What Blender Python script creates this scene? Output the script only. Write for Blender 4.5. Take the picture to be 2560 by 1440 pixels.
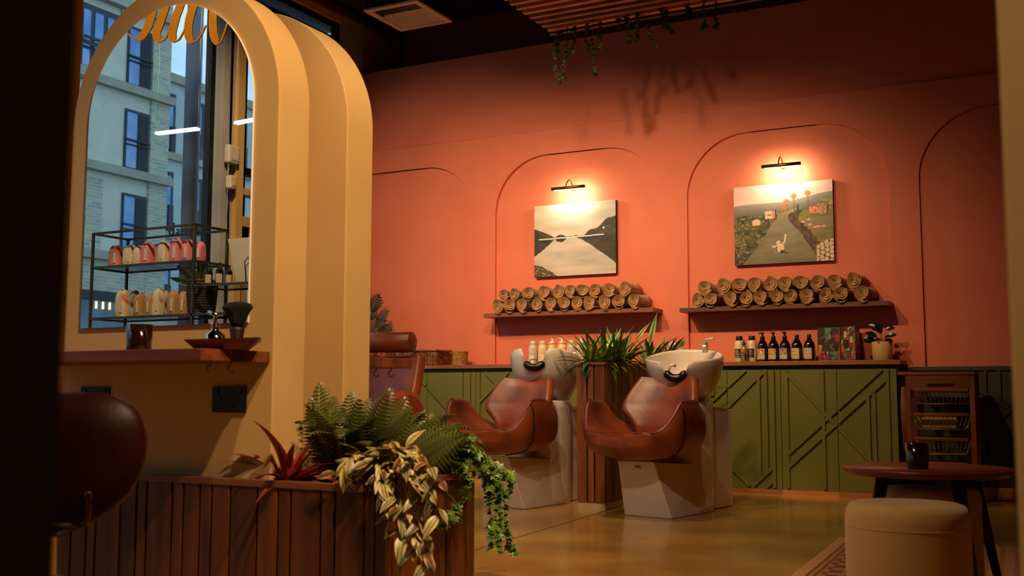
import bpy, math, random
import numpy as np
from mathutils import Vector, Matrix

for _o in list(bpy.data.objects):
    bpy.data.objects.remove(_o, do_unlink=True)
sc = bpy.context.scene
col = sc.collection
R = math.radians
rnd = random.Random(7)

# ------------------------------------------------------------------ camera
FPX, PT, RL, YW, CH = 2681.5, .09724, .0021247, .48271, 0.70
_fw = Vector((-math.sin(YW)*math.cos(PT), math.cos(YW)*math.cos(PT), math.sin(PT)))
_rt = Vector((math.cos(YW), math.sin(YW), 0))
_up = _rt.cross(_fw)
_r2 = _rt*math.cos(RL)+_up*math.sin(RL)
_u2 = -_rt*math.sin(RL)+_up*math.cos(RL)
CAM = Vector((0, 0, CH))
cd = bpy.data.cameras.new('camera')
cam = bpy.data.objects.new('camera', cd)
col.objects.link(cam)
cam.matrix_world = Matrix(((_r2.x, _u2.x, -_fw.x, 0), (_r2.y, _u2.y, -_fw.y, 0), (_r2.z, _u2.z, -_fw.z, CH), (0, 0, 0, 1)))
cd.sensor_fit = 'HORIZONTAL'
cd.sensor_width = 36
cd.lens = FPX*36/2560
cd.clip_start = .05
cd.clip_end = 200
cd.dof.use_dof = True
cd.dof.focus_distance = 6.2
cd.dof.aperture_fstop = 4.2
sc.camera = cam


def ray(x, y):
    return _fw+_r2*((x-1280)/FPX)-_u2*((y-720)/FPX)


def onX(x, y, X):
    d = ray(x, y)
    return CAM+d*(X/d.x)


def onY(x, y, Y):
    d = ray(x, y)
    return CAM+d*(Y/d.y)


def onZ(x, y, Z):
    d = ray(x, y)
    return CAM+d*((Z-CH)/d.z)


def onW(x, y, w):
    return CAM+ray(x, y)*w


# ------------------------------------------------------------------ view, world, lights
sc.view_settings.view_transform = 'Standard'
sc.view_settings.look = 'None'
sc.view_settings.exposure = 0.05
sc.view_settings.gamma = 1.0
sc.view_settings.use_curve_mapping = False
sc.cycles.use_denoising = True
sc.cycles.max_bounces = 8
sc.cycles.diffuse_bounces = 4
sc.cycles.glossy_bounces = 4
sc.cycles.transmission_bounces = 6
sc.cycles.transparent_max_bounces = 12
sc.cycles.sample_clamp_indirect = 6
sc.cycles.caustics_reflective = False
sc.cycles.caustics_refractive = False


def lin(c):
    c = c/255
    return c/12.92 if c <= .04045 else ((c+.055)/1.055)**2.4


def S(r, g, b, a=1):
    return (lin(r), lin(g), lin(b), a)


world = bpy.data.worlds.new('overcast_sky')
sc.world = world
world.use_nodes = True
_nt = world.node_tree
_nt.nodes.clear()
_o = _nt.nodes.new('ShaderNodeOutputWorld')
_b = _nt.nodes.new('ShaderNodeBackground')
_tc = _nt.nodes.new('ShaderNodeTexCoord')
_mp = _nt.nodes.new('ShaderNodeMapping')
_mp.inputs['Scale'].default_value = (2, 2, 5)
_n = _nt.nodes.new('ShaderNodeTexNoise')
_n.inputs['Scale'].default_value = 2.2
_n.inputs['Detail'].default_value = 6
_r = _nt.nodes.new('ShaderNodeValToRGB')
_r.color_ramp.elements[0].position = .4
_r.color_ramp.elements[0].color = S(120, 168, 212)
_r.color_ramp.elements[1].position = .62
_r.color_ramp.elements[1].color = S(190, 210, 224)
_nt.links.new(_tc.outputs['Generated'], _mp.inputs[0])
_nt.links.new(_mp.outputs[0], _n.inputs[0])
_nt.links.new(_n.outputs[0], _r.inputs[0])
_nt.links.new(_r.outputs[0], _b.inputs[0])
_b.inputs[1].default_value = 1.75
_nt.links.new(_b.outputs[0], _o.inputs[0])


def spot(name, loc, tgt, power, size=60, blend=1.0, color=(1, .66, .37), rad=.05):
    l = bpy.data.lights.new(name, 'SPOT')
    l.energy = power
    l.color = color
    l.spot_size = R(size)
    l.spot_blend = blend
    l.shadow_soft_size = rad
    o = bpy.data.objects.new(name, l)
    col.objects.link(o)
    o.location = loc
    o.rotation_euler = (Vector(tgt)-Vector(loc)).to_track_quat('-Z', 'Y').to_euler()
    return o


WARM = (1, .62, .30)
spot('unseen_spot', (-4.7, 5.0, 3.5), (-4.8, 7.8, 1.3), 205, 82)
spot('unseen_spot', (-3.7, 4.9, 3.25), (-3.6, 7.6, 1.2), 265, 82)
spot('unseen_spot', (-2.6, 4.8, 3.25), (-2.7, 7.5, 1.1), 210, 80)
spot('unseen_spot', (-1.6, 4.8, 3.25), (-1.9, 7.5, 1.1), 108, 76)
spot('unseen_spot', (-2.3, 4.0, 3.9), (-2.2, 4.9, 0), 200, 70)  # unseen spot added to brighten the floor before the wash chairs
spot('unseen_spot', (-0.5, 1.6, 3.9), (-2.3, 2.9, 1.0), 350, 58)
spot('unseen_spot', (0.3, 1.5, 3.9), (-2.2, 2.9, 0.9), 430, 52)
spot('unseen_spot', (-2.0, 1.6, 3.9), (-0.4, 3.2, 0.3), 200, 42)  # unseen spot placed to light the pouffe from the left
spot('unseen_spot', (-0.9, -1.0, 3.4), (0.1, 1.5, 1.2), 170, 50)  # unseen fill added for the right foreground screen
spot('unseen_spot', (-1.4, 1.4, 3.7), (-2.6, 5.8, 0.2), 190, 30, color=(1, .76, .55))  # added fill, stands in for window daylight on the wash chair fronts
spot('unseen_spot', (-3.1, 2.5, 3.3), (-4.5, 1.1, 1.2), 210, 70, color=(1, .78, .58))  # unseen fill added to brighten the display rack and pouches
spot('unseen_spot', (-4.2, 1.0, 3.9), (-5.7, -0.7, 1.8), 260, 70)  # unseen fill added to brighten the grey column and cream post

# ------------------------------------------------------------------ helpers


def wm(o):
    m = o.matrix_basis.copy()
    if o.parent:
        m = wm(o.parent) @ o.matrix_parent_inverse @ m
    return m


def adopt(o, p):
    o.parent = p
    o.matrix_parent_inverse = wm(p).inverted()


def tag(o, label, cat, group=None):
    o['label'] = label
    o['category'] = cat
    if group:
        o['group'] = group
    return o


def thing(name, label, cat, loc=(0, 0, 0), group=None):
    o = bpy.data.objects.new(name, None)
    col.objects.link(o)
    o.empty_display_size = .1
    o.location = loc
    return tag(o, label, cat, group)


def copy_tree(o, parent=None):
    c = o.copy()
    col.objects.link(c)
    if parent:
        c.parent = parent
    for ch in list(o.children):
        copy_tree(ch, c)
    return c


class MB:
    def __init__(s):
        s.v = []
        s.f = []
        s.c = []

    def add(s, vs, fs, c=None):
        b = len(s.v)
        s.v += [tuple(p) for p in vs]
        s.f += [tuple(i+b for i in f) for f in fs]
        s.c += [c]*len(fs)
        return s

    def box(s, x0, x1, y0, y1, z0, z1, M=None, c=None):
        vs = [Vector((x, y, z)) for z in (z0, z1) for y in (y0, y1) for x in (x0, x1)]
        if M:
            vs = [M @ p for p in vs]
        return s.add(vs, [(0, 2, 3, 1), (4, 5, 7, 6), (0, 1, 5, 4), (2, 6, 7, 3), (0, 4, 6, 2), (1, 3, 7, 5)], c)

    def bar(s, p0, p1, w, h, up=(0, 0, 1), c=None):
        p0, p1 = Vector(p0), Vector(p1)
        d = (p1-p0)
        L = d.length
        d.normalize()
        x = d.cross(Vector(up))
        if x.length < 1e-4:
            x = d.cross(Vector((0, 1, 0)))
        x.normalize()
        z = x.cross(d)
        M = Matrix(((x.x, d.x, z.x, p0.x), (x.y, d.y, z.y, p0.y), (x.z, d.z, z.z, p0.z), (0, 0, 0, 1)))
        return s.box(-w/2, w/2, 0, L, -h/2, h/2, M, c)

    def tube(s, pts, r, n=8, cap=True, c=None):
        pts = [Vector(p) for p in pts]
        k = len(pts)
        rr = r if isinstance(r, (list, tuple)) else [r]*k
        vs = []
        prev = None
        for i, p in enumerate(pts):
            t = (pts[min(i+1, k-1)]-pts[max(i-1, 0)])
            if t.length < 1e-9:
                t = Vector((0, 0, 1))
            t.normalize()
            if prev is None:
                a = Vector((0, 0, 1)) if abs(t.z) < .9 else Vector((1, 0, 0))
                x = t.cross(a).normalized()
            else:
                x = (prev-t*prev.dot(t))
                x.normalize()
            prev = x
            y = t.cross(x)
            for j in range(n):
                a = 2*math.pi*j/n
                vs.append(p+(x*math.cos(a)+y*math.sin(a))*rr[i])
        fs = []
        for i in range(k-1):
            for j in range(n):
                fs.append((i*n+j, i*n+(j+1) % n, (i+1)*n+(j+1) % n, (i+1)*n+j))
        if cap:
            fs.append(tuple(range(n-1, -1, -1)))
            fs.append(tuple((k-1)*n+j for j in range(n)))
        return s.add(vs, fs, c)

    def lathe(s, prof, n=20, o=(0, 0, 0), sx=1, sy=1, c=None, M=None):
        vs = []
        for r, z in prof:
            for j in range(n):
                a = 2*math.pi*j/n
                p = Vector((r*math.cos(a)*sx, r*math.sin(a)*sy, z))+Vector(o)
                vs.append(M @ p if M else p)
        fs = []
        for i in range(len(prof)-1):
            for j in range(n):
                fs.append((i*n+j, i*n+(j+1) % n, (i+1)*n+(j+1) % n, (i+1)*n+j))
        fs.append(tuple(range(n-1, -1, -1)))
        fs.append(tuple((len(prof)-1)*n+j for j in range(n)))
        return s.add(vs, fs, c)

    def prism(s, poly, axis, a, b, c=None):
        n = len(poly)

        def P(u, v, w):
            return {'x': (w, u, v), 'y': (u, w, v), 'z': (u, v, w)}[axis]
        vs = [P(u, v, a) for u, v in poly]+[P(u, v, b) for u, v in poly]
        fs = [tuple(range(n)), tuple(range(2*n-1, n-1, -1))]
        fs += [(i, i+n, (i+1) % n+n, (i+1) % n) for i in range(n)]
        return s.add(vs, fs, c)

    def grid(s, fn, nu, nv, cu=False, colfn=None):
        b = len(s.v)
        uu = nu if cu else nu+1
        for j in range(nv+1):
            for i in range(uu):
                s.v.append(tuple(fn(i/nu, j/nv)))
        for j in range(nv):
            for i in range(nu):
                i2 = (i+1) % uu
                s.f.append((b+j*uu+i, b+j*uu+i2, b+(j+1)*uu+i2, b+(j+1)*uu+i))
                s.c.append(colfn((i+.5)/nu, (j+.5)/nv) if colfn else None)
        return s

    pc = None

    def mesh(s, name, m=None, smooth=False):
        me = bpy.data.meshes.new(name)
        me.from_pydata(s.v, [], s.f)
        if m:
            me.materials.append(m)
        if any(c is not None for c in s.c):
            at = me.color_attributes.new('paint', 'FLOAT_COLOR', 'CORNER')
            arr = []
            for f, c in zip(s.f, s.c):
                cc = c if c is not None else (.5, .5, .5, 1)
                arr += list(cc)*len(f)
            at.data.foreach_set('color', arr)
        if s.pc:
            at = me.color_attributes.new('paint', 'FLOAT_COLOR', 'POINT')
            at.data.foreach_set('color', [q for c in s.pc for q in c])
        if smooth:
            me.polygons.foreach_set('use_smooth', [True]*len(me.polygons))
        me.update()
        return me

    def build(s, name, m, parent=None, smooth=False, bevel=0, sub=0, solid=0, fixn=True):
        me = s.mesh(name, m, smooth)
        if fixn:
            import bmesh
            bm = bmesh.new()
            bm.from_mesh(me)
            bmesh.ops.recalc_face_normals(bm, faces=bm.faces)
            bm.to_mesh(me)
            bm.free()
        o = bpy.data.objects.new(name, me)
        col.objects.link(o)
        if parent:
            adopt(o, parent)
        if solid:
            md = o.modifiers.new('s', 'SOLIDIFY')
            md.thickness = solid
            md.offset = 0
        if bevel:
            md = o.modifiers.new('b', 'BEVEL')
            md.width = bevel
            md.segments = 2
            md.limit_method = 'ANGLE'
        if sub:
            md = o.modifiers.new('u', 'SUBSURF')
            md.levels = sub
            md.render_levels = sub
        return o


def struct(o, name=None):
    o['kind'] = 'structure'
    return o


def inst(name, me, M, parent):
    o = bpy.data.objects.new(name, me)
    col.objects.link(o)
    if parent:
        adopt(o, parent)
    o.matrix_basis = M
    return o


def frame(pos, d, up=(0, 0, 1), s=1, roll=0):
    """matrix with local +Y along d, local +Z close to up"""
    d = Vector(d).normalized()
    u = Vector(up)
    x = d.cross(u)
    if x.length < 1e-4:
        x = d.cross(Vector((1, 0, 0)))
    x.normalize()
    z = x.cross(d)
    M = Matrix(((x.x, d.x, z.x, pos[0]), (x.y, d.y, z.y, pos[1]), (x.z, d.z, z.z, pos[2]), (0, 0, 0, 1)))
    if roll:
        M = M @ Matrix.Rotation(roll, 4, 'Y')
    sv = s if isinstance(s, (tuple, list)) else (s, s, s)
    return M @ Matrix.Diagonal((*sv, 1))


# ------------------------------------------------------------------ materials
_M = {}


def nodes(name):
    m = bpy.data.materials.new(name)
    m.use_nodes = True
    nt = m.node_tree
    return m, nt, nt.nodes['Principled BSDF'], nt.links


def setp(p, **k):
    for a, v in k.items():
        a = {'rough': 'Roughness', 'metal': 'Metallic', 'spec': 'Specular IOR Level', 'coat': 'Coat Weight', 'coatr': 'Coat Roughness', 'trans': 'Transmission Weight', 'ior': 'IOR', 'alpha': 'Alpha', 'sheen': 'Sheen Weight', 'sss': 'Subsurface Weight'}[a]
        p.inputs[a].default_value = v


def paint(name, c1, c2=None, scale=6, bump=0, bscale=60, detail=4, stretch=None, coord='Object', lo=.35, hi=.65, **k):
    """base colour varied by noise, optional fine bump"""
    if name in _M:
        return _M[name]
    m, nt, p, L = nodes(name)
    setp(p, **k)
    if c2 is None:
        c2 = tuple(x*.86 for x in c1[:3])+(1,)
    tc = nt.nodes.new('ShaderNodeTexCoord')
    mp = nt.nodes.new('ShaderNodeMapping')
    if stretch:
        mp.inputs['Scale'].default_value = stretch
    L.new(tc.outputs[coord], mp.inputs[0])
    n = nt.nodes.new('ShaderNodeTexNoise')
    n.inputs['Scale'].default_value = scale
    n.inputs['Detail'].default_value = detail
    r = nt.nodes.new('ShaderNodeValToRGB')
    r.color_ramp.elements[0].position = lo
    r.color_ramp.elements[1].position = hi
    r.color_ramp.elements[0].color = c1
    r.color_ramp.elements[1].color = c2
    L.new(mp.outputs[0], n.inputs[0])
    L.new(n.outputs[0], r.inputs[0])
    L.new(r.outputs[0], p.inputs['Base Color'])
    if bump:
        n2 = nt.nodes.new('ShaderNodeTexNoise')
        n2.inputs['Scale'].default_value = bscale
        n2.inputs['Detail'].default_value = 3
        L.new(mp.outputs[0], n2.inputs[0])
        b = nt.nodes.new('ShaderNodeBump')
        b.inputs['Strength'].default_value = bump
        b.inputs['Distance'].default_value = .01
        L.new(n2.outputs[0], b.inputs['Height'])
        L.new(b.outputs[0], p.inputs['Normal'])
    _M[name] = m
    return m


def wood(name, c1, c2, axis='z', scale=1.0, rough=.45, **k):
    """straight grain with cathedral swirls, grain along the given object axis, random per object"""
    if name in _M:
        return _M[name]
    m, nt, p, L = nodes(name)
    setp(p, rough=rough, **k)
    tc = nt.nodes.new('ShaderNodeTexCoord')
    oi = nt.nodes.new('ShaderNodeObjectInfo')
    mp = nt.nodes.new('ShaderNodeMapping')
    st = {'x': (1.2, 14, 14), 'y': (14, 1.2, 14), 'z': (14, 14, 1.2)}[axis]
    mp.inputs['Scale'].default_value = tuple(scale*q for q in st)
    va = nt.nodes.new('ShaderNodeVectorMath')
    va.operation = 'MULTIPLY_ADD'
    va.inputs[1].default_value = (13, 17, 19)
    L.new(oi.outputs['Random'], va.inputs[0])
    L.new(tc.outputs['Object'], va.inputs[2])
    L.new(va.outputs[0], mp.inputs[0])
    n = nt.nodes.new('ShaderNodeTexNoise')
    n.inputs['Scale'].default_value = 1.0
    n.inputs['Detail'].default_value = 5
    n.inputs['Distortion'].default_value = .6
    L.new(mp.outputs[0], n.inputs[0])
    r = nt.nodes.new('ShaderNodeValToRGB')
    r.color_ramp.elements[0].position = .3
    r.color_ramp.elements[1].position = .72
    r.color_ramp.elements[0].color = c2
    r.color_ramp.elements[1].color = c1
    L.new(n.outputs[0], r.inputs[0])
    n2 = nt.nodes.new('ShaderNodeTexNoise')
    n2.inputs['Scale'].default_value = 5
    n2.inputs['Detail'].default_value = 2
    L.new(mp.outputs[0], n2.inputs[0])
    mx = nt.nodes.new('ShaderNodeMixRGB')
    mx.blend_type = 'MULTIPLY'
    mx.inputs[0].default_value = .45
    L.new(r.outputs[0], mx.inputs[1])
    L.new(n2.outputs[0], mx.inputs[2])
    hs = nt.nodes.new('ShaderNodeHueSaturation')
    mr = nt.nodes.new('ShaderNodeMapRange')
    mr.inputs[3].default_value = .9
    mr.inputs[4].default_value = 1.7
    L.new(oi.outputs['Random'], mr.inputs[0])
    L.new(mr.outputs[0], hs.inputs['Value'])
    L.new(mx.outputs[0], hs.inputs['Color'])
    L.new(hs.outputs[0], p.inputs['Base Color'])
    _M[name] = m
    return m


def painted(name, rough=.6, **k):
    """flat print: colours stored with the faces of the printed sheet"""
    if name in _M:
        return _M[name]
    m, nt, p, L = nodes(name)
    setp(p, rough=rough, **k)
    a = nt.nodes.new('ShaderNodeVertexColor')
    a.layer_name = 'paint'
    L.new(a.outputs[0], p.inputs['Base Color'])
    _M[name] = m
    return m


def leafmat(name, edge, mid, lo=.12, hi=.3, coord='x', rough=.4, noise=.15, mid2=None, trans=.15):
    """leaf with stripes across its width (Generated x)"""
    if name in _M:
        return _M[name]
    m, nt, p, L = nodes(name)
    setp(p, rough=rough)
    tc = nt.nodes.new('ShaderNodeTexCoord')
    sp = nt.nodes.new('ShaderNodeSeparateXYZ')
    L.new(tc.outputs['Generated'], sp.inputs[0])
    s1 = nt.nodes.new('ShaderNodeMath')
    s1.operation = 'SUBTRACT'
    s1.inputs[1].default_value = .5
    L.new(sp.outputs[0], s1.inputs[0])
    ab = nt.nodes.new('ShaderNodeMath')
    ab.operation = 'ABSOLUTE'
    L.new(s1.outputs[0], ab.inputs[0])
    n = nt.nodes.new('ShaderNodeTexNoise')
    n.inputs['Scale'].default_value = 40
    L.new(tc.outputs['Object'], n.inputs[0])
    ma = nt.nodes.new('ShaderNodeMath')
    ma.operation = 'MULTIPLY_ADD'
    ma.inputs[1].default_value = noise
    L.new(n.outputs[0], ma.inputs[0])
    L.new(ab.outputs[0], ma.inputs[2])
    r = nt.nodes.new('ShaderNodeValToRGB')
    r.color_ramp.elements[0].position = lo+noise*.5
    r.color_ramp.elements[1].position = hi+noise*.5
    r.color_ramp.elements[0].color = mid
    r.color_ramp.elements[1].color = edge
    if mid2:
        e = r.color_ramp.elements.new(.02+noise*.5)
        e.color = mid2
    L.new(ma.outputs[0], r.inputs[0])
    oi = nt.nodes.new('ShaderNodeObjectInfo')
    hs = nt.nodes.new('ShaderNodeHueSaturation')
    mr = nt.nodes.new('ShaderNodeMapRange')
    mr.inputs[3].default_value = .65
    mr.inputs[4].default_value = 1.25
    L.new(oi.outputs['Random'], mr.inputs[0])
    L.new(mr.outputs[0], hs.inputs['Value'])
    L.new(r.outputs[0], hs.inputs['Color'])
    L.new(hs.outputs[0], p.inputs['Base Color'])
    _M[name] = m
    return m


def glass(name, tint=(1, 1, 1, 1), gloss=.08, rough=0.0):
    """thin pane: mostly clear with a fresnel sheen"""
    if name in _M:
        return _M[name]
    m = bpy.data.materials.new(name)
    m.use_nodes = True
    nt = m.node_tree
    nt.nodes.clear()
    o = nt.nodes.new('ShaderNodeOutputMaterial')
    t = nt.nodes.new('ShaderNodeBsdfTransparent')
    t.inputs[0].default_value = tint
    g = nt.nodes.new('ShaderNodeBsdfGlossy')
    g.inputs['Roughness'].default_value = rough
    lw = nt.nodes.new('ShaderNodeLayerWeight')
    pw = nt.nodes.new('ShaderNodeMath')
    pw.operation = 'POWER'
    pw.inputs[1].default_value = 4
    f = nt.nodes.new('ShaderNodeMath')
    f.operation = 'MULTIPLY_ADD'
    f.inputs[1].default_value = .6
    f.inputs[2].default_value = gloss*.4
    nt.links.new(lw.outputs['Facing'], pw.inputs[0])
    nt.links.new(pw.outputs[0], f.inputs[0])
    mx = nt.nodes.new('ShaderNodeMixShader')
    nt.links.new(f.outputs[0], mx.inputs[0])
    nt.links.new(t.outputs[0], mx.inputs[1])
    nt.links.new(g.outputs[0], mx.inputs[2])
    nt.links.new(mx.outputs[0], o.inputs[0])
    _M[name] = m
    return m


def emit(name, c, s):
    if name in _M:
        return _M[name]
    m, nt, p, L = nodes(name)
    p.inputs['Base Color'].default_value = c
    p.inputs['Emission Color'].default_value = c
    p.inputs['Emission Strength'].default_value = s
    _M[name] = m
    return m


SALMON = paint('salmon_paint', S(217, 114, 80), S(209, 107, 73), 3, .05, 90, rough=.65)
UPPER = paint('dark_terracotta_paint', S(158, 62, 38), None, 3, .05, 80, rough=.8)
GREEN = paint('olive_green_paint', S(102, 100, 30), S(95, 93, 27), 4, .03, 120, rough=.5)
DGREEN = paint('deep_green_paint', S(60, 62, 26), None, 4, .03, 120, rough=.6)
CREAM = paint('mustard_cream_paint', S(214, 176, 112), S(208, 169, 105), 3, .05, 90, rough=.6)
CEIL = paint('dark_ceiling_paint', S(48, 24, 16), None, 3, 0, rough=.9)
CONC = paint('polished_concrete', S(194, 150, 76), S(150, 110, 48), 1.6, .02, 40, 8, rough=.2, coat=.25, coatr=.12)
WALN = wood('walnut_vertical', S(176, 102, 48), S(94, 46, 18), 'z', 1, .4)
WALX = wood('walnut_along_x', S(142, 86, 46), S(90, 50, 24), 'x', 1, .4)
WALD = wood('dark_walnut_slats', S(112, 60, 28), S(52, 26, 11), 'z', 1, .4)
SATIN = paint('satin_chrome', S(214, 206, 194), None, 3, 0, rough=.3, metal=.5)
WALY = wood('walnut_along_y', S(128, 66, 36), S(78, 38, 18), 'y', 1, .4)
OAKX = wood('worktop_wood', S(176, 112, 54), S(128, 74, 32), 'x', 1, .45)
SKIRT = wood('pale_skirting_wood', S(190, 126, 72), S(160, 98, 50), 'x', .8, .5)
DARKW = wood('dark_stained_wood', S(50, 16, 8), S(24, 7, 4), 'z', .7, .5)
BLACK = paint('black_metal', S(22, 20, 18), S(14, 13, 12), 5, 0, rough=.45)
BRONZE = paint('dark_bronze_metal', S(76, 60, 40), S(58, 45, 29), 8, 0, rough=.4, metal=.15)
GREYM = paint('grey_window_metal', S(176, 176, 170), S(162, 162, 158), 3, 0, rough=.5)
CHROME = paint('chrome', S(220, 214, 204), S(205, 200, 190), 3, 0, rough=.08, metal=1)
BRASS = paint('aged_brass', S(170, 118, 52), S(140, 92, 36), 9, 0, rough=.25, metal=1)
GOLD = paint('polished_gold', S(226, 156, 40), S(206, 136, 28), 4, 0, rough=.25, metal=.78)
LEATH = paint('cognac_leather', S(168, 80, 34), S(80, 29, 10), 5, .10, 95, 9, lo=.28, hi=.72, rough=.42, coat=.12, coatr=.3)
LEATHD = paint('dark_cognac_leather', S(98, 34, 15), S(54, 16, 7), 5, .07, 95, 6, lo=.3, hi=.7, rough=.42)
CERAM = paint('white_ceramic', S(226, 214, 196), S(220, 207, 188), 2, 0, rough=.12, coat=.5, coatr=.05)
RUBBER = paint('black_rubber', S(20, 18, 16), S(12, 11, 10), 5, 0, rough=.25)
SOIL = paint('potting_soil', S(40, 26, 16), S(24, 15, 9), 30, .8, 60, rough=.95)
VELVET = paint('cream_velvet', S(206, 168, 104), S(196, 156, 92), 4, .1, 200, rough=.85, sheen=.4)
TOWEL = paint('tan_terry_cloth', S(188, 136, 72), S(156, 108, 52), 18, .6, 170, rough=.95, sheen=.3)

# ================================================================== THE SETTING
YW_, ZC, XL, XR, YF = 7.85, 4.15, -5.70, 3.6, -3.6   # back wall, ceiling, left wall, right wall, front wall
YB = 8.35                                             # upper part of the back wall stands further back

f = struct(MB().box(XL-.1, XR+.1, YF-.1, YB+.2, -.12, 0).build('floor', CONC))
JOINT = paint('saw_cut_joint', S(84, 62, 30), None, 6, rough=.7)
j0, j1 = onZ(1199, 1372, 0), onZ(1419, 1306, 0)
dj = (j1-j0).normalized()
MB().bar(j0-dj*2.5+Vector((0, 0, .0004)), j1+dj*.9+Vector((0, 0, .0004)), .006, .0012).build('saw_cut_joint', JOINT, f)
struct(MB().box(XL-.3, XR+.1, YF-.1, YB+.2, ZC, ZC+.1).build('ceiling', CEIL))
struct(MB().box(XR, XR+.1, YF-.1, YB+.2, 0, ZC).build('wall_right', SALMON))
struct(MB().box(XL-.1, XR+.1, YF-.1, YF, 0, ZC).build('wall_front', CREAM))

# ---- back wall: salmon board with four arched recesses
ARW, ARG, ARTOP, ARR, TRZ = 1.475, .205, 2.655, .47, 2.86
BT = .022
niches = [(-4.470-ARW, -4.470), (-4.262, -2.790), (-2.588, -1.108), (-.908, -.908+ARW), (.772, .772+ARW)]
wb = MB()
wb.box(XL-.1, XR+.1, YW_, YW_+.12, 0, 3.60)
wb.box(XL-.1, XR+.1, YW_+.12, YB+.1, 3.50, 3.60)
wall = struct(wb.build('wall_back', SALMON))
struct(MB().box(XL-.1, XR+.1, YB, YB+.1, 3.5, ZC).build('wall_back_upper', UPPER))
# cladding board pieces between and above the recesses
prevx = XL
Yf = YW_-BT
bd = MB()
for x0, x1 in niches:
    if x0 > prevx:
        bd.box(prevx, x0, Yf, YW_+.002, .05, ARTOP)
    n = 56
    pts = []
    for i in range(n+1):
        x = x0+(x1-x0)*(.5-.5*math.cos(math.pi*i/n))
        e = min(x-x0, x1-x)
        z = ARTOP if e >= ARR else ARTOP-ARR+math.sqrt(max(0, ARR**2-(ARR-e)**2))
        pts.append((max(x, XL), z))
    for (xa, za), (xb, zb) in zip(pts, pts[1:]):
        if xb-xa < 1e-6:
            continue
        bd.add([(xa, Yf, za), (xb, Yf, zb), (xb, Yf, ARTOP), (xa, Yf, ARTOP), (xa, YW_+.002, za), (xb, YW_+.002, zb)], [(0, 1, 2, 3), (0, 4, 5, 1)])
    prevx = x1
bd.box(prevx, XR, Yf, YW_+.002, .05, ARTOP)
bd.box(XL, XR, Yf, YW_+.002, ARTOP, TRZ)
o = bd.build('arched_cladding_board', SALMON, wall)
o['label'] = 'salmon board with arched recesses'

struct(MB().box(XL, XR, Yf-.004, YW_, TRZ, TRZ+.010).build('trim_7', SALMON))
# green wainscot on the right of the counter, with battens, and the pale skirting
GZ = .882
wx0 = -1.00
wg = struct(MB().box(wx0, XR, YW_-.045, YW_-BT, .0, GZ).build('trim_1', DGREEN))


_bt = [0]


def batten(p0, p1, Yp, mat_, parent, w=.021, t=.013):
    """a moulding strip lying on the vertical plane y=Yp between two (x,z) points"""
    _bt[0] += 1
    t += .0004*(_bt[0] % 9)
    a, b = Vector((p0[0], Yp-t/2, p0[1])), Vector((p1[0], Yp-t/2, p1[1]))
    return MB().bar(a, b, t, w, up=(0, 0, 1) if abs(p0[0]-p1[0]) > 1e-4 else (1, 0, 0)).build('batten', mat_, parent)


Yg = YW_-.045


def gp(x, y):
    q = onY(x, y, Yg)
    return (q.x, q.z)


for a, b in [((2262, 923), (2540, 921)), ((2497, 926), (2499, 1010)), ((2420, 960), (2521, 1020)), ((2462, 1084), (2530, 1020)), ((2462, 1160), (2532, 1090)), ((2462, 926), (2463, 1240))]:
    batten(gp(*a), gp(*b), Yg, DGREEN, wg)
struct(MB().box(wx0, XR, YW_-.062, YW_-.045, 0, .085).build('baseboard_back', SKIRT, None, bevel=.002))

# ---- left wall: tall glazing, grey columns, cream posts (the mirror shows the stretch beside the camera)
YM = 2.742          # plane of the mirror glass


def mir(p):
    return Vector((p[0], 2*YM-p[1], p[2]))


wl = MB()
wl.box(XL-.12, XL, YF, YB+.1, 0, .30)            # sill wall
wl.box(XL-.12, XL, YF, YB+.1, 3.99, ZC)          # head above the glazing
wl.box(XL-.12, XL, YF, -1.75, .30, 3.99)
wl.box(XL-.12, XL, 7.84, YB+.1, .30, 3.99)
struct(wl.build('wall_left', CREAM))
struct(MB().box(XL, XL+.05, 5.0, YB, 4.06, 4.12).build('trim_2', wood('ceiling_edge_timber', S(110, 58, 26), S(74, 36, 14), 'y')))
ymul = mir(onX(538, 400, XL)).y
win_spans = [(-1.75, -.86), (ymul, 2.35), (2.35, 4.70), (4.70, 7.565)]
PANE = glass('window_glass', (.93, .97, .97, 1))
for i, (a, b) in enumerate(win_spans):
    w = MB()
    fr = .045
    for z0, z1 in ((.30, .36), (3.93, 3.99)):
        w.box(XL-.08, XL-.02, a, b, z0, z1)
    for y in (a, b-fr):
        w.box(XL-.08, XL-.02, y, y+fr, .30, 3.99)
    if i in (0, 3):
        w.box(XL-.08, XL-.02, a, b, 3.74 if i == 3 else 2.40, 3.85 if i == 3 else 2.46)
    wo = struct(w.build('window_%d' % (i+1), BLACK))
    MB().box(XL-.053, XL-.047, a+fr, b-fr, .36, 3.93).build('window_pane', PANE, wo)
# grey column near the back corner and the one the mirror shows, with its pipe
struct(MB().box(XL-.10, XL+.02, 7.565, 7.80, 0, 4.1).box(XL-.10, XL+.03, 7.80, 7.86, 0, 4.1).build('trim_3', GREYM))
ca, cb = mir(onX(549, 400, XL)).y, mir(onX(581, 400, XL)).y
struct(MB().box(XL-.10, XL+.02, cb, ca, 0, 3.99).build('trim_4', GREYM))
pa, pb = mir(onX(583, 400, XL+.02)).y, mir(onX(600, 400, XL+.02)).y
struct(MB().box(XL-.10, XL+.06, pb, pa, 0, 3.99).build('trim_5', CREAM))
qa = onX(205, 100, XL+.06).y
struct(MB().box(XL-.02, XL+.06, qa-.075, qa, .0, 4.06).build('trim_6', CREAM, bevel=.004))
py_ = mir(onX(573, 400, XL+.05)).y
pipe = thing('vertical_pipe', 'slim steel pipe running up the grey column beside the window', 'pipe', (XL+.05, py_, 0))
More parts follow.
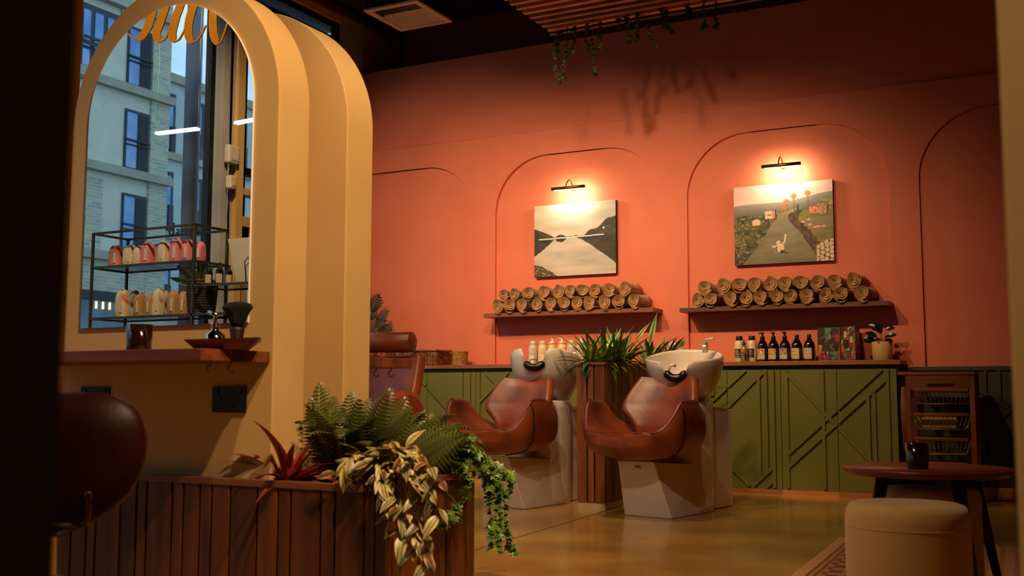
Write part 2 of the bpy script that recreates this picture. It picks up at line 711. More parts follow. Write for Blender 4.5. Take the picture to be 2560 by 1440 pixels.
MB().tube([(XL+.05, py_, 0), (XL+.05, py_, 3.99)], .013, 10).build('tube', CHROME, pipe, True)
for z in (1.15, 2.48):
    MB().box(XL+.02, XL+.065, py_-.02, py_+.02, z, z+.02).build('clip', CHROME, pipe)

# door in the glazed wall past the cream post, seen in the mirror
dpx = mir(onX(604, 400, XL)).y
d = thing('glazed_door', 'cream framed glass entrance door under a transom, shown in the mirror', 'door', (XL, dpx-.55, 0))
zt = onX(600, 470, XL).z
dm = MB()
dm.box(XL-.06, XL+.03, dpx-.95, dpx, zt-.05, zt)
dm.box(XL-.06, XL+.03, dpx-.95, dpx, zt-.30, zt-.22)
dm.build('door_frame', CREAM, d)
dm = MB()
for y in (dpx-.93, dpx-.10):
    dm.box(XL-.05, XL+.0, y, y+.10, .02, zt-.30)
dm.box(XL-.05, XL+.0, dpx-.93, dpx, zt-.38, zt-.30)
dm.box(XL-.05, XL+.0, dpx-.93, dpx, .02, .2)
dl = dm.build('door_leaf', paint('timber_door_paint', S(190, 150, 84), None, 4, rough=.5), d)
MB().box(XL-.03, XL-.025, dpx-.83, dpx-.10, .2, zt-.38).build('door_pane', PANE, dl)
cl = MB().box(XL+.03, XL+.09, dpx-.36, dpx-.08, zt-.20, zt-.12).build('door_closer', BRONZE, d, bevel=.006)
MB().tube([(XL+.06, dpx-.2, zt-.20), (XL+.13, dpx-.3, zt-.24), (XL+.04, dpx-.45, zt-.25)], .008, 8).build('closer_arm', BRONZE, cl)
for (px0, px1, y0, y1), lb in zip([(573, 600, 367, 405), (576, 592, 440, 470)], ['square white sensor box fixed to the cream post beside the window', 'rounded white alarm sensor fixed below the square sensor box']):
    X = XL+.10
    a, b = onX(px0, y1, X), onX(px1, y0, X)
    ya, yb = mir(a).y, mir(b).y
    sb = thing('wall_sensor', lb, 'sensor', (XL+.06, (ya+yb)/2, a.z))
    MB().box(XL+.045, XL+.10, yb, ya, a.z, b.z).build('case', paint('white_plastic', S(226, 214, 190), None, 4, rough=.4), sb, bevel=.012)
    MB().box(XL+.098, XL+.104, yb+.02, ya-.02, a.z+.02, a.z+.035).build('lens', paint('pale_lens', S(200, 186, 160), None, 4, rough=.3), sb)

# soffit of the canopy outside, panel by panel
sof = struct(MB().box(-6.6, -6.55, 4.5, YB, 3.9, 4.35).build('canopy_fascia', BLACK))
SOF = paint('soffit_panel_paint', S(96, 112, 124), S(86, 102, 116), 3, rough=.5)
for k in range(14):
    y = 4.6+k*.265
    MB().box(-6.54, -5.84, y+.006, y+.259, 4.24, 4.26).build('soffit_panel', SOF, sof)
MB().box(-5.95, -5.82, 4.5, YB, 4.0, 4.035).build('soffit_edge', SOF, sof)

# ---- street outside
STREET = paint('street_paving', S(110, 108, 104), S(90, 90, 88), 2, .1, 30, rough=.85)
st = MB().box(-60, XL-.12, -60, 50, -.3, -.12).build('street', STREET)
struct(st)
FX = -26.0
BEIGE = paint('pale_render', S(206, 202, 184), S(196, 192, 172), 2, .2, 50, rough=.9)
LEDGE = paint('stone_ledge', S(164, 158, 138), None, 3, rough=.85)
DARKG = paint('dark_window_interior', S(16, 20, 28), None, 3, rough=.6)
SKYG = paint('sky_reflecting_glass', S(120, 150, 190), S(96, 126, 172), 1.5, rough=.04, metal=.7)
FRAMEB = paint('dark_blue_frame', S(34, 48, 58), None, 3, rough=.5)


def brickmat():
    m, nt, p, L = nodes('pale_brick')
    setp(p, rough=.9)
    tc = nt.nodes.new('ShaderNodeTexCoord')
    sx = nt.nodes.new('ShaderNodeSeparateXYZ')
    mp = nt.nodes.new('ShaderNodeCombineXYZ')
    b = nt.nodes.new('ShaderNodeTexBrick')
    b.inputs['Color1'].default_value = S(190, 180, 140)
    b.inputs['Color2'].default_value = S(150, 152, 138)
    b.inputs['Mortar'].default_value = S(182, 184, 174)
    b.inputs['Scale'].default_value = 1.0
    b.inputs['Brick Width'].default_value = .34
    b.inputs['Row Height'].default_value = .105
    b.inputs['Mortar Size'].default_value = .014
    L.new(tc.outputs['Object'], sx.inputs[0])
    L.new(sx.outputs[1], mp.inputs[0])
    L.new(sx.outputs[2], mp.inputs[1])
    L.new(mp.outputs[0], b.inputs[0])
    L.new(b.outputs[0], p.inputs['Base Color'])
    return m


BRICK = brickmat()


def fac(px, py, X=FX):      # a pixel of the mirror image -> point of the facade across the street
    return mir(onX(px, py, X))


def wbox(m, px0, px1, z0, z1, X0, X1, yref=400):
    ya, yb = fac(px0, yref, (X0+X1)/2).y, fac(px1, yref, (X0+X1)/2).y
    m.box(min(X0, X1), max(X0, X1), min(ya, yb), max(ya, yb), z0, z1)


ysplit = fac(420, 300).y
bl = thing('brick_building', 'pale brick and render block with tall dark windows across the street', 'building', (FX-3, ysplit+10, -.1))
LZ1, LZ2 = fac(335, 228).z, fac(308, 432).z
m = MB().box(FX-6, FX-.02, ysplit, 34, -.1, 17)
m.build('wall', BEIGE, bl)
m = MB()
for y0 in np.arange(ysplit, 33, 8.6):
    m.box(FX-.02, FX+.06, y0, y0+fac(375, 300).y-ysplit, -.1, 17)
m.build('brick_pier', BRICK, bl)
m = MB()
wbox(m, 205, 420, -.1, fac(300, 640).z, FX-.02, FX+.04)
m.build('brick_base', BRICK, bl)
m = MB()
wbox(m, 205, 258, -.1, LZ2-.35, FX-.02, FX+.05)
m.build('brick_panel', BRICK, bl)
dz = LZ1-LZ2
for k in range(-1, 4):
    z = LZ2+k*dz
    MB().box(FX-.02, FX+.22, ysplit-.1, 33, z-.13, z+.13).build('ledge', LEDGE, bl)
for k in range(-1, 4):
    z0 = LZ2+k*dz+.13
    for yy in [fac(312, 300).y]+[fac(312, 300).y+8.6*q for q in range(1, 5)]:
        wdt = abs(fac(372, 300).y-fac(312, 300).y)
        w = MB().box(FX-.02, FX+.03, yy-wdt, yy, z0, z0+dz-.75).build('window', FRAMEB, bl)
        MB().box(FX+.03, FX+.045, yy-wdt*.48, yy-.06, z0+.08, z0+dz-.85).build('pane', SKYG, w)
        MB().box(FX+.03, FX+.04, yy-wdt+.05, yy-wdt*.55, z0+.08, z0+dz-.85).build('pane', DARKG, w)
        MB().bar((FX+.1, yy-wdt, z0+.95), (FX+.1, yy, z0+.95), .04, .05).bar((FX+.1, yy-wdt, z0+.80), (FX+.1, yy, z0+.80), .03, .03).build('balcony_rail', BLACK, w)
# the storey seen directly past the cream post: wide banded window with a double rail
za, zb = onX(225, 180, FX).z, onX(215, 8, FX).z
ya_, yb_ = onX(196, 90, FX).y, onX(296, 90, FX).y
w = MB().box(FX-.02, FX+.05, ya_, yb_, za+.1, zb).build('window', FRAMEB, bl)
for p0, p1 in ((204, 222), (233, 254), (265, 281)):
    MB().box(FX+.05, FX+.07, onX(p0, 90, FX).y, onX(p1, 90, FX).y, za+.15, zb-.2).build('pane', SKYG, w)
for py in (97, 112):
    z = onX(205, py-2, FX).z
    MB().bar((FX+.25, ya_, z), (FX+.25, yb_, z), .05, .09).build('balcony_rail', BLACK, w)
MB().box(FX-.02, FX+.3, ya_-2, yb_+3, za-.25, za+.05).build('ledge', LEDGE, bl)
MB().box(FX-.02, FX+.3, ya_-2, yb_+3, zb+.25, zb+.55).build('ledge', LEDGE, bl)
# ground floor fascia with lit strips
gz = fac(250, 740).z
MB().box(FX+.05, FX+.3, fac(300, 740).y, fac(205, 740).y+2, gz-.15, gz+.12).build('shop_fascia', BLACK, bl)
for k in range(5):
    yy = fac(222+k*17, 755).y
    MB().box(FX+.30, FX+.33, yy-.035, yy+.035, gz-.42, gz-.20).build('light_strip', emit('warm_strip', S(255, 220, 170), 1.2), bl)
MB().box(FX+.05, FX+.2, fac(300, 740).y, fac(205, 740).y+2, -.1, gz-.15).build('shop_front', paint('teal_shop_glass', S(96, 124, 132), S(70, 98, 110), 2, rough=.2), bl)
FX2 = FX-.7
b2 = thing('render_building', 'lower pale rendered block with flat parapet beside the brick block', 'building', (FX2-3, ysplit-8, -.1))
PZ = fac(525, 226, FX2).z
MB().box(FX2-6, FX2, ysplit-24, ysplit-.05, -.1, PZ-.2).build('wall', paint('cool_render', S(186, 196, 190), S(176, 186, 182), 2, rough=.9), b2)
MB().box(FX2-6, FX2+.15, ysplit-24, ysplit-.05, PZ-.2, PZ+.1).build('parapet', LEDGE, b2)
LZ3 = fac(472, 402, FX2).z
for z in (LZ3, LZ3-dz, LZ3-2*dz):
    MB().box(FX2, FX2+.15, ysplit-24, ysplit-.05, z-.14, z+.1).build('ledge', LEDGE, b2)
for k, z in enumerate((LZ3, LZ3-dz, LZ3-2*dz)):
    for p0, p1 in ((490, 516), (424, 436), (598, 616)):
        ya_, yb_ = fac(p0, 300, FX2).y, fac(p1, 300, FX2).y
        w = MB().box(FX2, FX2+.05, min(ya_, yb_), max(ya_, yb_), z+.1, z+dz-.55).build('window', FRAMEB, b2)
        MB().box(FX2+.05, FX2+.06, min(ya_, yb_)+.3, max(ya_, yb_)-.1, z+.2, z+dz-.7).build('pane', SKYG, w)
        MB().box(FX2+.08, FX2+.10, min(ya_, yb_), max(ya_, yb_), z+.1, z+1.0).build('balcony_rail', paint('dark_rail', S(60, 56, 60), None, 4, rough=.6), w)
# steel column standing outside the glass
cy0, cy1 = fac(456, 600, -7.2).y, fac(486, 600, -7.2).y
tag(MB().tube([(-7.2, (cy0+cy1)/2, -.12), (-7.2, (cy0+cy1)/2, 6.5)], abs(cy1-cy0)/2, 20).build('street_column', paint('grey_violet_steel', S(132, 126, 132), S(104, 98, 108), 3, 0, rough=.5), None, True),
    'round grey steel column standing on the pavement outside the window', 'column')

# foreground: dark timber column on the left, cream arched screen on the right
p = onW(163, 720, .80)
tag(MB().box(p.x-.55, p.x, p.y-.18, p.y, 0, ZC).build('timber_column', DARKW), 'near black timber column with a straight edge beside the styling chair', 'column')

# ================================================================== ARCHED MIRROR UNITS IN THE SLATTED PLANTER
AX0, AX1, ASP = -3.314, -2.322, 1.68
AR = (AX1-AX0)/2


def arch_poly(x0, x1, zb, zs, n=40):
    r = (x1-x0)/2
    c = (x0+x1)/2
    return [(x0, zb), (x1, zb)]+[(c+r*math.cos(math.pi*i/n), zs+r*math.sin(math.pi*i/n)) for i in range(n+1)]


def arch_panel(y0, y1, x0, x1, zs, parent, name='arched_panel', zb=.4005):
    return MB().prism(arch_poly(x0, x1, zb, zs, 64), 'y', y0, y1).build(name, CREAM, parent, False, bevel=.004)


MIRROR = paint('mirror_silver', S(240, 244, 244), S(238, 243, 243), 1, 0, rough=.0, metal=1)
GEDGE = paint('mirror_edge_glass', S(236, 242, 248), None, 2, rough=.3)
u1 = thing('arched_mirror_unit', 'mustard cream arched screen with arched mirror, wooden ledge and sockets facing the styling chair', 'mirror', ((AX0+AX1)/2, 2.83, 0))
arch_panel(2.75, 2.912, AX0, AX1, ASP, u1)
mm = MB().prism(arch_poly(-3.222, -2.428, .93, 1.685, 64), 'y', YM+.0005, 2.7495).build('mirror_backing', GEDGE, u1)
n = MB()
pl = arch_poly(-3.221, -2.429, .931, 1.685, 64)
n.add([(x, YM, z) for x, z in pl], [tuple(range(len(pl)))]).build('mirror_glass', MIRROR, mm, fixn=False)
# wooden ledge and hooks
LX = -2.336


def ledge(u, y0, y1, sgn):
    o = MB().box(-3.36, LX, y0, y1, .795, .832).build('ledge', wood('ledge_walnut', S(138, 72, 36), S(84, 40, 18), 'x', 1, .5), u, bevel=.002)
    return o


ledge(u1, 2.435, 2.75, -1)


def cup_hook(x, y, z, u):
    pts = [(x, y, z), (x, y, z-.012)]
    for i in range(12):
        a = R(90+i*24)
        pts.append((x+.010*math.cos(a)*.3, y+.012*math.cos(a), z-.024+.012*math.sin(a)))
    return MB().tube(pts, .0022, 6).build('cup_hook', BRASS, u, True)


cup_hook(-2.336-.03, 2.51, .795, u1)
cup_hook(-2.336-.03, 2.60, .795, u1)
SOCK = paint('smoked_chrome_plate', S(70, 58, 42), S(50, 42, 30), 6, 0, rough=.2, metal=.9)


def socket(px, py):
    q = onY(px, py, 2.75)
    x, z = q.x, q.z
    s = MB().box(x-.073, x+.073, 2.742, 2.75, z-.043, z+.043).build('socket_plate', SOCK, u1, bevel=.002)
    h = MB()
    for dx in (-.036, .036):
        h.box(x+dx-.004, x+dx+.004, 2.7405, 2.7425, z-.006, z+.012)
        h.box(x+dx-.015, x+dx-.008, 2.7405, 2.7425, z-.026, z-.016)
        h.box(x+dx+.008, x+dx+.015, 2.7405, 2.7425, z-.026, z-.016)
    h.box(x-.016, x+.016, 2.7405, 2.7425, z+.02, z+.034)
    h.build('socket_hole', BLACK, s)
    for dx in (-.05, .05):
        MB().box(x+dx-.008, x+dx+.008, 2.738, 2.743, z+.018, z+.036).build('switch', SOCK, s, bevel=.001)


socket(575, 999)
socket(240, 998)
u2 = thing('arched_mirror_unit', 'mustard cream arched screen standing behind the mirror screen, its ledge towards the barber chair', 'mirror', ((AX0+AX1)/2, 3.21, 0))
arch_panel(3.132, 3.293, AX0, AX1, ASP, u2)
mm = MB().prism(arch_poly(-3.222, -2.428, .93, 1.685, 64), 'y', 3.2935, 3.30).build('mirror_backing', GEDGE, u2)
MB().add([(x, 3.301, z) for x, z in reversed(pl)], [tuple(range(len(pl)))]).build('mirror_glass', MIRROR, mm, fixn=False)
ledge(u2, 3.293, 3.61, 1)
cup_hook(-2.366, 3.40, .795, u2)
cup_hook(-2.366, 3.50, .795, u2)
# right foreground screen
q = onW(2521, 720, 1.30)
u3 = thing('arched_mirror_unit', 'mustard cream arched screen whose upright edge stands beside the round table', 'mirror', (q.x+.5, q.y+.08, 0))
arch_panel(q.y, q.y+.16, q.x, q.x+.99, ASP, u3, zb=0)

# planter with alternating slats
PX1, PY0, PY1, PZ1 = -1.93, 2.705, 3.40, .420
PX0 = -3.75
pt = thing('slatted_planter', 'long walnut slatted planter box that the arched screens rise from', 'planter', ((PX0+PX1)/2, (PY0+PY1)/2, 0))
MB().box(PX0+.02, PX1-.02, PY0+.02, PY1-.02, 0, PZ1-.07).build('liner', BLACK, pt)
MB().box(PX0+.026, AX1+.02, PY0+.026, PY1-.026, .36, .40).build('deck', BLACK, pt)
rim = MB()
rim.box(PX0, PX1, PY0-.004, PY0+.026, PZ1-.022, PZ1)
rim.box(PX0, PX1, PY1-.026, PY1+.004, PZ1-.022, PZ1)
rim.box(PX1-.026, PX1+.004, PY0+.026, PY1-.026, PZ1-.022, PZ1)
rim.box(PX0-.004, PX0+.026, PY0+.026, PY1-.026, PZ1-.022, PZ1)
rim.build('rim', WALX, pt, bevel=.0015)
MB().box(AX1+.02, PX1-.03, PY0+.03, PY1-.03, PZ1-.06, PZ1-.03).build('soil', SOIL, pt)
gx = [177, 215, 238, 299, 339, 364, 427, 455, 497, 526, 573, 641, 692.7, 724.5, 800, 835.7, 907]
xs = [PX0, PX0+.12, PX0+.18, PX0+.3]+[onY(g, 1330, PY0).x for g in gx if onY(g, 1330, PY0).x > PX0+.33]
xs[-1] = PX1
for a, b in zip(xs, xs[1:]):
    MB().box(a+.005, b-.005, PY0, PY0+.018, .01, PZ1-.022).build('slat', WALD, pt, bevel=.001)
ys = [PY0+.018]+[onX(g, 1330, PX1).y for g in (937, 981, 1002, 1116, 1165)]+[PY1]
for a, b in zip(ys, ys[1:]):
    MB().box(PX1-.018, PX1, a+.004, b-.004, .01, PZ1-.022).build('slat', WALD, pt, bevel=.001)

# ================================================================== THINGS ON THE LEDGE
LZ = .832


def ledge_pt(px, py, z=LZ):
    return onZ(px, py, z)


def tumbler(loc, label, h=.088, r=.042):
    t = thing('glass_tumbler', label, 'glass', loc)
    AMB = paint('smoked_amber_glass', S(40, 15, 8), S(30, 10, 6), 3, 0, rough=.12, coat=.6)
    MB().lathe([(r*.92, 0), (r*.96, .004), (r, h), (r-.004, h), (r*.86, .018), (0.001, .016)], 28).build('tumbler_body', AMB, t, True).location = (0, 0, 0)
    MB().lathe([(r*.55, 0), (r*.6, .004), (r*.55, .007)], 20, (0, 0, .0185)).build('candle_wax', paint('orange_wax', S(196, 84, 24), None, 5, rough=.5), t, True)
    for c in t.children:
        c.matrix_parent_inverse.identity()
    return t


q = onY(347, 876, 2.55)
tumbler((q.x, 2.55, LZ), 'dark amber glass tumbler on the wooden ledge under the mirror')
# faceted tray
tx, ty = onY(545, 880, 2.57).x, 2.59
TRAY = wood('red_brown_tray_wood', S(150, 60, 24), S(100, 34, 12), 'x', 1.2, .35)
tr = thing('faceted_tray', 'red brown faceted wooden tray on the ledge holding the brush and atomiser', 'tray', (tx, ty, LZ))
hexo = [(-.155, 0), (-.085, -.085), (.085, -.085), (.155, 0), (.085, .085), (-.085, .085)]
M_ = MB()
vs = [(tx+x*.68, ty+y*.68, LZ) for x, y in hexo]+[(tx+x, ty+y, LZ+.032+(.006 if abs(x) > .1 else 0)) for x, y in hexo]
vs += [(tx+x*.95, ty+y*.93, LZ+.032+(.006 if abs(x) > .1 else 0)) for x, y in hexo]+[(tx+x*.64, ty+y*.62, LZ+.005) for x, y in hexo]
fs = [tuple(range(6)), tuple(range(18, 24))]
for a in (0, 6, 12):
    fs += [(a+i, a+(i+1) % 6, a+6+(i+1) % 6, a+6+i) for i in range(6)]
M_.add(vs, fs).build('tray_body', TRAY, tr)
# atomiser
ax, ay = onY(548, 850, 2.62).x, 2.60
at = thing('atomiser_bottle', 'squat chrome atomiser bottle with spray nozzle standing in the tray', 'bottle', (ax, ay, LZ+.005))
MB().lathe([(.028, 0), (.036, .012), (.038, .028), (.032, .046), (.014, .058), (.012, .072), (.014, .074), (.014, .082), (.004, .084)], 24, (ax, ay, LZ+.005)).build('body', CHROME, at, True)
MB().tube([(ax, ay, LZ+.085), (ax, ay, LZ+.115)], .006, 10).tube([(ax+.008, ay, LZ+.112), (ax-.030, ay, LZ+.124)], .006, 10).build('nozzle', CHROME, at, True)
# shaving brush / neck duster standing on its handle
bx, by = onY(592, 840, 2.64).x, 2.64
br = thing('neck_brush', 'black fan shaped neck brush standing upright in the tray', 'brush', (bx, by, LZ+.006))
MB().lathe([(.022, 0), (.026, .01), (.020, .035), (.024, .06), (.021, .07)], 20, (bx, by, LZ+.006)).build('handle', DARKW, br, True)
bb = MB().lathe([(.018, .066), (.030, .085), (.048, .118), (.060, .132), (.052, .143), (.03, .150), (.004, .152)], 28, (bx, by, LZ+.006), 1, .55)
bb.build('bristles', paint('black_bristles', S(24, 18, 16), S(10, 8, 7), 60, .8, 200, stretch=(30, 30, 2), rough=.8), br, True)

# ================================================================== COUNTER
Yc = 7.548
gaps = [900, 990, 1065.5, 1187.6, 1290.4]
GX = [onY(g, 1000, Yc).x for g in gaps]
xr = [onY(g, 1000, Yc).x for g in (1817, 1951, 2092)]
xe = onY(2243, 1000, Yc).x
mid = np.linspace(GX[-1], xr[0], 6)
edges = [XL+.12]+GX[:-1]+list(mid)+xr[1:]+[xe]
edges = sorted(edges)
ZT, ZB = .924, .894
wt = tag(MB().box(XL+.02, onY(2251, 905, Yc).x, Yc, YW_-BT, ZB, ZT).build('worktop', OAKX, bevel=.002), 'long brown wooden worktop along the salmon wall above the green cabinets', 'worktop')
DZ0, DZ1, DY = .034, .862, Yc+.012


def dp(x, y):
    q = onY(x-2.5, y-1.5, DY)
    return [q.x, min(max(q.z, DZ0), DZ1)]


B_ = [((1784.2, 1003.9), (1866, 923.6)), ((1797.7, 1044), (1892, 949.6)), ((1740, 1078), (1878, 1216)), ((1784.5, 930), (1784.5, 991)), ((1900.5, 943.7), (1902.5, 1202)),
      ((1900.5, 942.5), (1918, 925)), ((1918, 924.8), (1920.5, 1180)), ((1936.3, 923.6), (1938.6, 1221)), ((1969.6, 925), (1973.5, 1223)), ((1887.4, 1215), (1937, 1168)), ((1920.5, 1218.7), (1937, 1203)),
      ((1965, 930), (2184, 1160)), ((1973, 1137), (2207, 922.4)), ((1973, 1170), (2221, 947)), ((2061, 923.6), (2063.5, 1226)), ((2174, 991), (2176, 1155)), ((2190, 975.5), (2191.5, 1230)), ((2223.2, 922.4), (2227.5, 1234)),
      ((1040, 925), (1165, 1070)), ((1158.3, 929), (1157, 1190)), ((1177, 929), (1176, 1190)), ((1201, 928.5), (1200, 1190)), ((1217, 924), (1262, 980)), ((1200.4, 1008), (1275, 927)), ((1745, 1000), (1700, 1210)),
      ((1300, 1060), (1290, 930)), ((1060, 1100), (1150, 930))]
B_ = B_[:-3]
CABL = ['beside the wicker basket end of the counter']
names_ = {}
for i, (a, b) in enumerate(zip(edges, edges[1:])):
    c_ = thing('base_cabinet', '', 'cabinet', ((a+b)/2, (Yc+YW_)/2, 0), 'green base cabinets under the worktop')
    MB().box(a+.001, b-.001, Yc+.034, YW_-.05, .034, ZB-.001).build('cabinet_body', DGREEN, c_)
    dr = MB().box(a+.0018, b-.0018, DY, Yc+.033, DZ0, DZ1).build('door', GREEN, c_, bevel=.001)
    nb = 0
    for p0, p1 in B_:
        A, Bq = dp(*p0), dp(*p1)
        if A[0] > Bq[0]:
            A, Bq = Bq, A
        if abs(A[0]-Bq[0]) < .02:
            if not (a+.005 < A[0] < b-.005):
                continue
            A[0] = Bq[0] = (A[0]+Bq[0])/2
            s0, s1 = A, Bq
        else:
            lo, hi = max(A[0], a+.004), min(Bq[0], b-.004)
            if hi-lo < .012:
                continue
            g = (Bq[1]-A[1])/(Bq[0]-A[0])
            s0, s1 = (lo, A[1]+g*(lo-A[0])), (hi, A[1]+g*(hi-A[0]))
        batten(s0, s1, DY, GREEN, dr)
        nb += 1
    names_[i] = (c_, nb)
    MB().box(a, b, Yc+.006, Yc+.04, 0, .034).build('plinth', SKIRT, c_)
ncab = len(edges)-1
lab = {ncab-1: 'olive green cabinet door with slanting strips at the end beside the wooden trolley',
       ncab-2: 'olive green cabinet door with crossing strips under the row of dark bottles',
       ncab-10: 'olive green cabinet door with one long slanting strip beside the barber chair',
       ncab-9: 'olive green cabinet door with upright and slanting strips behind the left wash chair',
       ncab-3: 'olive green cabinet door with upright and slanting strips under the white capped bottles'}
for i, (c_, nb) in names_.items():
    c_['label'] = lab.get(i, 'olive green cabinet door with slim strips between barber chair and right hand basin')
    if i in lab:
        del c_['group']

# ================================================================== SHELVES, TOWELS
SHZ = {}
shelfA = MB().box(onY(1209, 790, 7.64).x, onY(1632.6, 778, 7.64).x, 7.64, YW_+.0, 1.310, 1.342)
shelfB = MB().box(onY(1698.7, 776, 7.64).x, onY(2222, 758, 7.64).x, 7.64, YW_+.0, 1.298, 1.330)
tag(shelfA.build('towel_shelf', WALX, bevel=.0015), 'brown wooden wall shelf with rolled towels under the lake painting', 'shelf')
tag(shelfB.build('towel_shelf', WALX, bevel=.0015), 'brown wooden wall shelf with rolled towels under the road painting', 'shelf')


def towel_mesh(seed, r=.05, L=.205):
    rg = random.Random(seed)
    turns = 2.6+rg.random()*.5
    N = 72
    th = (r-.004)/turns*.97
    ph = rg.random()*6.28
    spiral = []
    for i in range(N+1):
        t = i/N
        a = ph+turns*2*math.pi*t
        rad = .004+(r-.004-th/2)*t+.0016*math.sin(a*3+seed)*t
        spiral.append((a, rad))
    m = MB()
    ny = 5
    e = 1+.10*rg.uniform(-1, 1)
    vs = []
    for k in range(ny+1):
        y = k/ny*L
        for a, rad in spiral:
            for off in (-th*.5, th*.5):
                rr = rad+off
                jy = (.003*math.sin(a*2.3+seed)+.016*(rad/r)**2-.008-(.004 if off == 0 else 0)) if k == 0 else 0
                vs.append((rr*math.cos(a)*e, y+jy, rr*math.sin(a)/e))
    W = 2*(N+1)
    fs = []
    for k in range(ny):
        b0, b1 = k*W, (k+1)*W
        for i in range(N):
            for q in (0, 1):
                fs.append((b0+2*i+q, b0+2*i+2+q, b1+2*i+2+q, b1+2*i+q))
        fs.append((b0+2*N, b0+2*N+1, b1+2*N+1, b1+2*N))
        fs.append((b0, b0+1, b1+1, b1))
    for b0 in (0, ny*W):
        for i in range(N):
            fs.append((b0+2*i, b0+2*i+1, b0+2*i+3, b0+2*i+2))
    m.add(vs, fs)
    # loose corner drooping from the front of the roll
    sgn = rg.choice((-1, 1))
    w0 = rg.uniform(.035, .06)

    def flap(u, v):
        a = -math.pi/2+sgn*(u-.35)*1.3
        rr = r*1.04+.001
        d = v*(1-abs(u-.5)*1.5)*w0*.55
        return (rr*math.cos(a)*e, .012-d*.35-.004, rr*math.sin(a)/e+.003-d*.28)
    m.grid(flap, 10, 4)
    return m.mesh('rolled_towel', TOWEL, True)


TM = [towel_mesh(s) for s in range(8)]
ra, rb = shelfA, shelfB
RA_b = [(312, 535), (470, 520), (620, 520), (790, 510), (970, 500), (1130, 495), (1295, 500), (1450, 480), (1625, 500), (1805, 490), (1990, 480)]
RA_t = [(395, 380), (520, 375), (690, 375), (885, 365), (1050, 335), (1210, 345), (1355, 315), (1510, 325), (1685, 320), (1880, 310)]
RB_b = [(322, 435), (455, 445), (645, 420), (795, 400), (935, 395), (1090, 400), (1230, 385), (1385, 380), (1565, 370), (1715, 365), (1920, 375)]
RB_t = [(395, 295), (570, 265), (735, 260), (875, 260), (1025, 255), (1175, 235), (1325, 240), (1490, 230), (1655, 210), (1830, 225)]
for lst, sc_, ox, oy, zs, row, pic in ((RA_b, 4.923, 1180, 660, 1.342, 'bottom', 'lake'), (RA_t, 4.923, 1180, 660, 1.342, 'top', 'lake'), (RB_b, 3.879, 1660, 640, 1.330, 'bottom', 'road'), (RB_t, 3.879, 1660, 640, 1.330, 'top', 'road')):
    P_ = [onY(ox+a/sc_, oy+b/sc_, 7.625) for a, b in lst]
    for i, q in enumerate(P_):
        o = bpy.data.objects.new('rolled_towel', TM[(i*3+len(row)+len(pic)) % 8])
        col.objects.link(o)
        dl = min([abs(q.x-P_[k].x) for k in (i-1, i+1) if 0 <= k < len(P_)])
        s = min(1.16, max(.96, dl/.093))
        if row == 'bottom':
            z = zs+.0515*s
        else:
            z = zs+.0515*1.06*2+.042+rnd.uniform(-.004, .004)
        o.location = (q.x, 7.625+rnd.uniform(-.008, .008), z)
        o.scale = (s, 1, s)
        o.rotation_euler = (0, rnd.uniform(-.3, .3), rnd.uniform(-.05, .05)+(0 if i < len(P_)-1 else -.12))
        tag(o, 'rolled tan terry towel in the %s row on the shelf below the %s painting' % (row, pic), 'towel', '%s row of towels below the %s painting' % (row, pic))

# ================================================================== PAINTINGS (hand painted canvases) AND PICTURE LIGHTS


def vnoise(x, y, s=0):
    def h(i, j):
        n = (i*374761393+j*668265263+s*974711) & 0xffffffff
        n = ((n ^ (n >> 13))*1274126177) & 0xffffffff
        return ((n ^ (n >> 16)) & 0xffff)/65535
    i, j = math.floor(x), math.floor(y)
    u, v = x-i, y-j
    u, v = u*u*(3-2*u), v*v*(3-2*v)
    return (h(i, j)*(1-u)+h(i+1, j)*u)*(1-v)+(h(i, j+1)*(1-u)+h(i+1, j+1)*u)*v


def fbm(x, y, s=0):
    return .55*vnoise(x, y, s)+.3*vnoise(x*2.1, y*2.1, s+1)+.15*vnoise(x*4.3, y*4.3, s+2)


def mixc(a, b, t):
    t = max(0, min(1, t))
    return tuple(a[i]*(1-t)+b[i]*t for i in range(3))+(1,)


def lake(u, v):
    """u right, v up; 0..1"""
    sky = mixc(S(170, 164, 148), S(206, 186, 168), fbm(u*3, v*9, 3)*1.6-.3)
    sky = mixc(sky, S(146, 148, 138), (fbm(u*2+5, v*6, 8)-.5)*2.2)
    hill = mixc(S(22, 20, 6), S(78, 70, 26), fbm(u*12, v*14, 5)*1.5-.5)
    hor = .535
    rt_ = hor+.012+.26*max(0, (u-.62)/.38)**1.0+.02*math.sin(u*30)*(u > .62)
    lt_ = hor+.012+.13*max(0, (.24-u)/.24)**.8
    mid_ = hor+.04*max(0, 1-((u-.33)/.07)**2)+.02*max(0, 1-((u-.52)/.04)**2)
    top = max(rt_, lt_, mid_)
    if v > hor:
        c = sky if v > top else hill
    else:
        mv = 2*hor-v
        dr = hor-v
        rt2 = .40*max(0, (u-.50)/.50)**1.25
        lt2 = .25*max(0, (.26-u)/.26)**.8
        md2 = .07*max(0, 1-((u-.33)/.08)**2)
        if dr < max(rt2, lt2, md2)+.008*(fbm(u*25, v*25)-.5)*4:
            c = mixc(S(22, 16, 5), S(66, 52, 20), fbm(u*9, v*24, 6)*1.5-.5)
        else:
            c = mixc(S(160, 156, 142), S(200, 188, 174), fbm(u*3, v*10, 9)*1.7-.35)
    if abs(v-(hor-.004+.02*(u-.5))) < .007 and .06 < u < .86:
        c = S(224, 214, 190)
    if v < .17*(1-(u/.30)**1.4)+.05*(fbm(u*22, v*22, 4)-.5) and u < .31:
        t = fbm(u*60, v*60, 12)
        c = S(216, 196, 120) if t > .70 else mixc(S(40, 34, 10), S(96, 84, 36), t)
    if math.hypot((u-.855), (v-.63)*1) < .012:
        c = S(240, 236, 220)
    return c


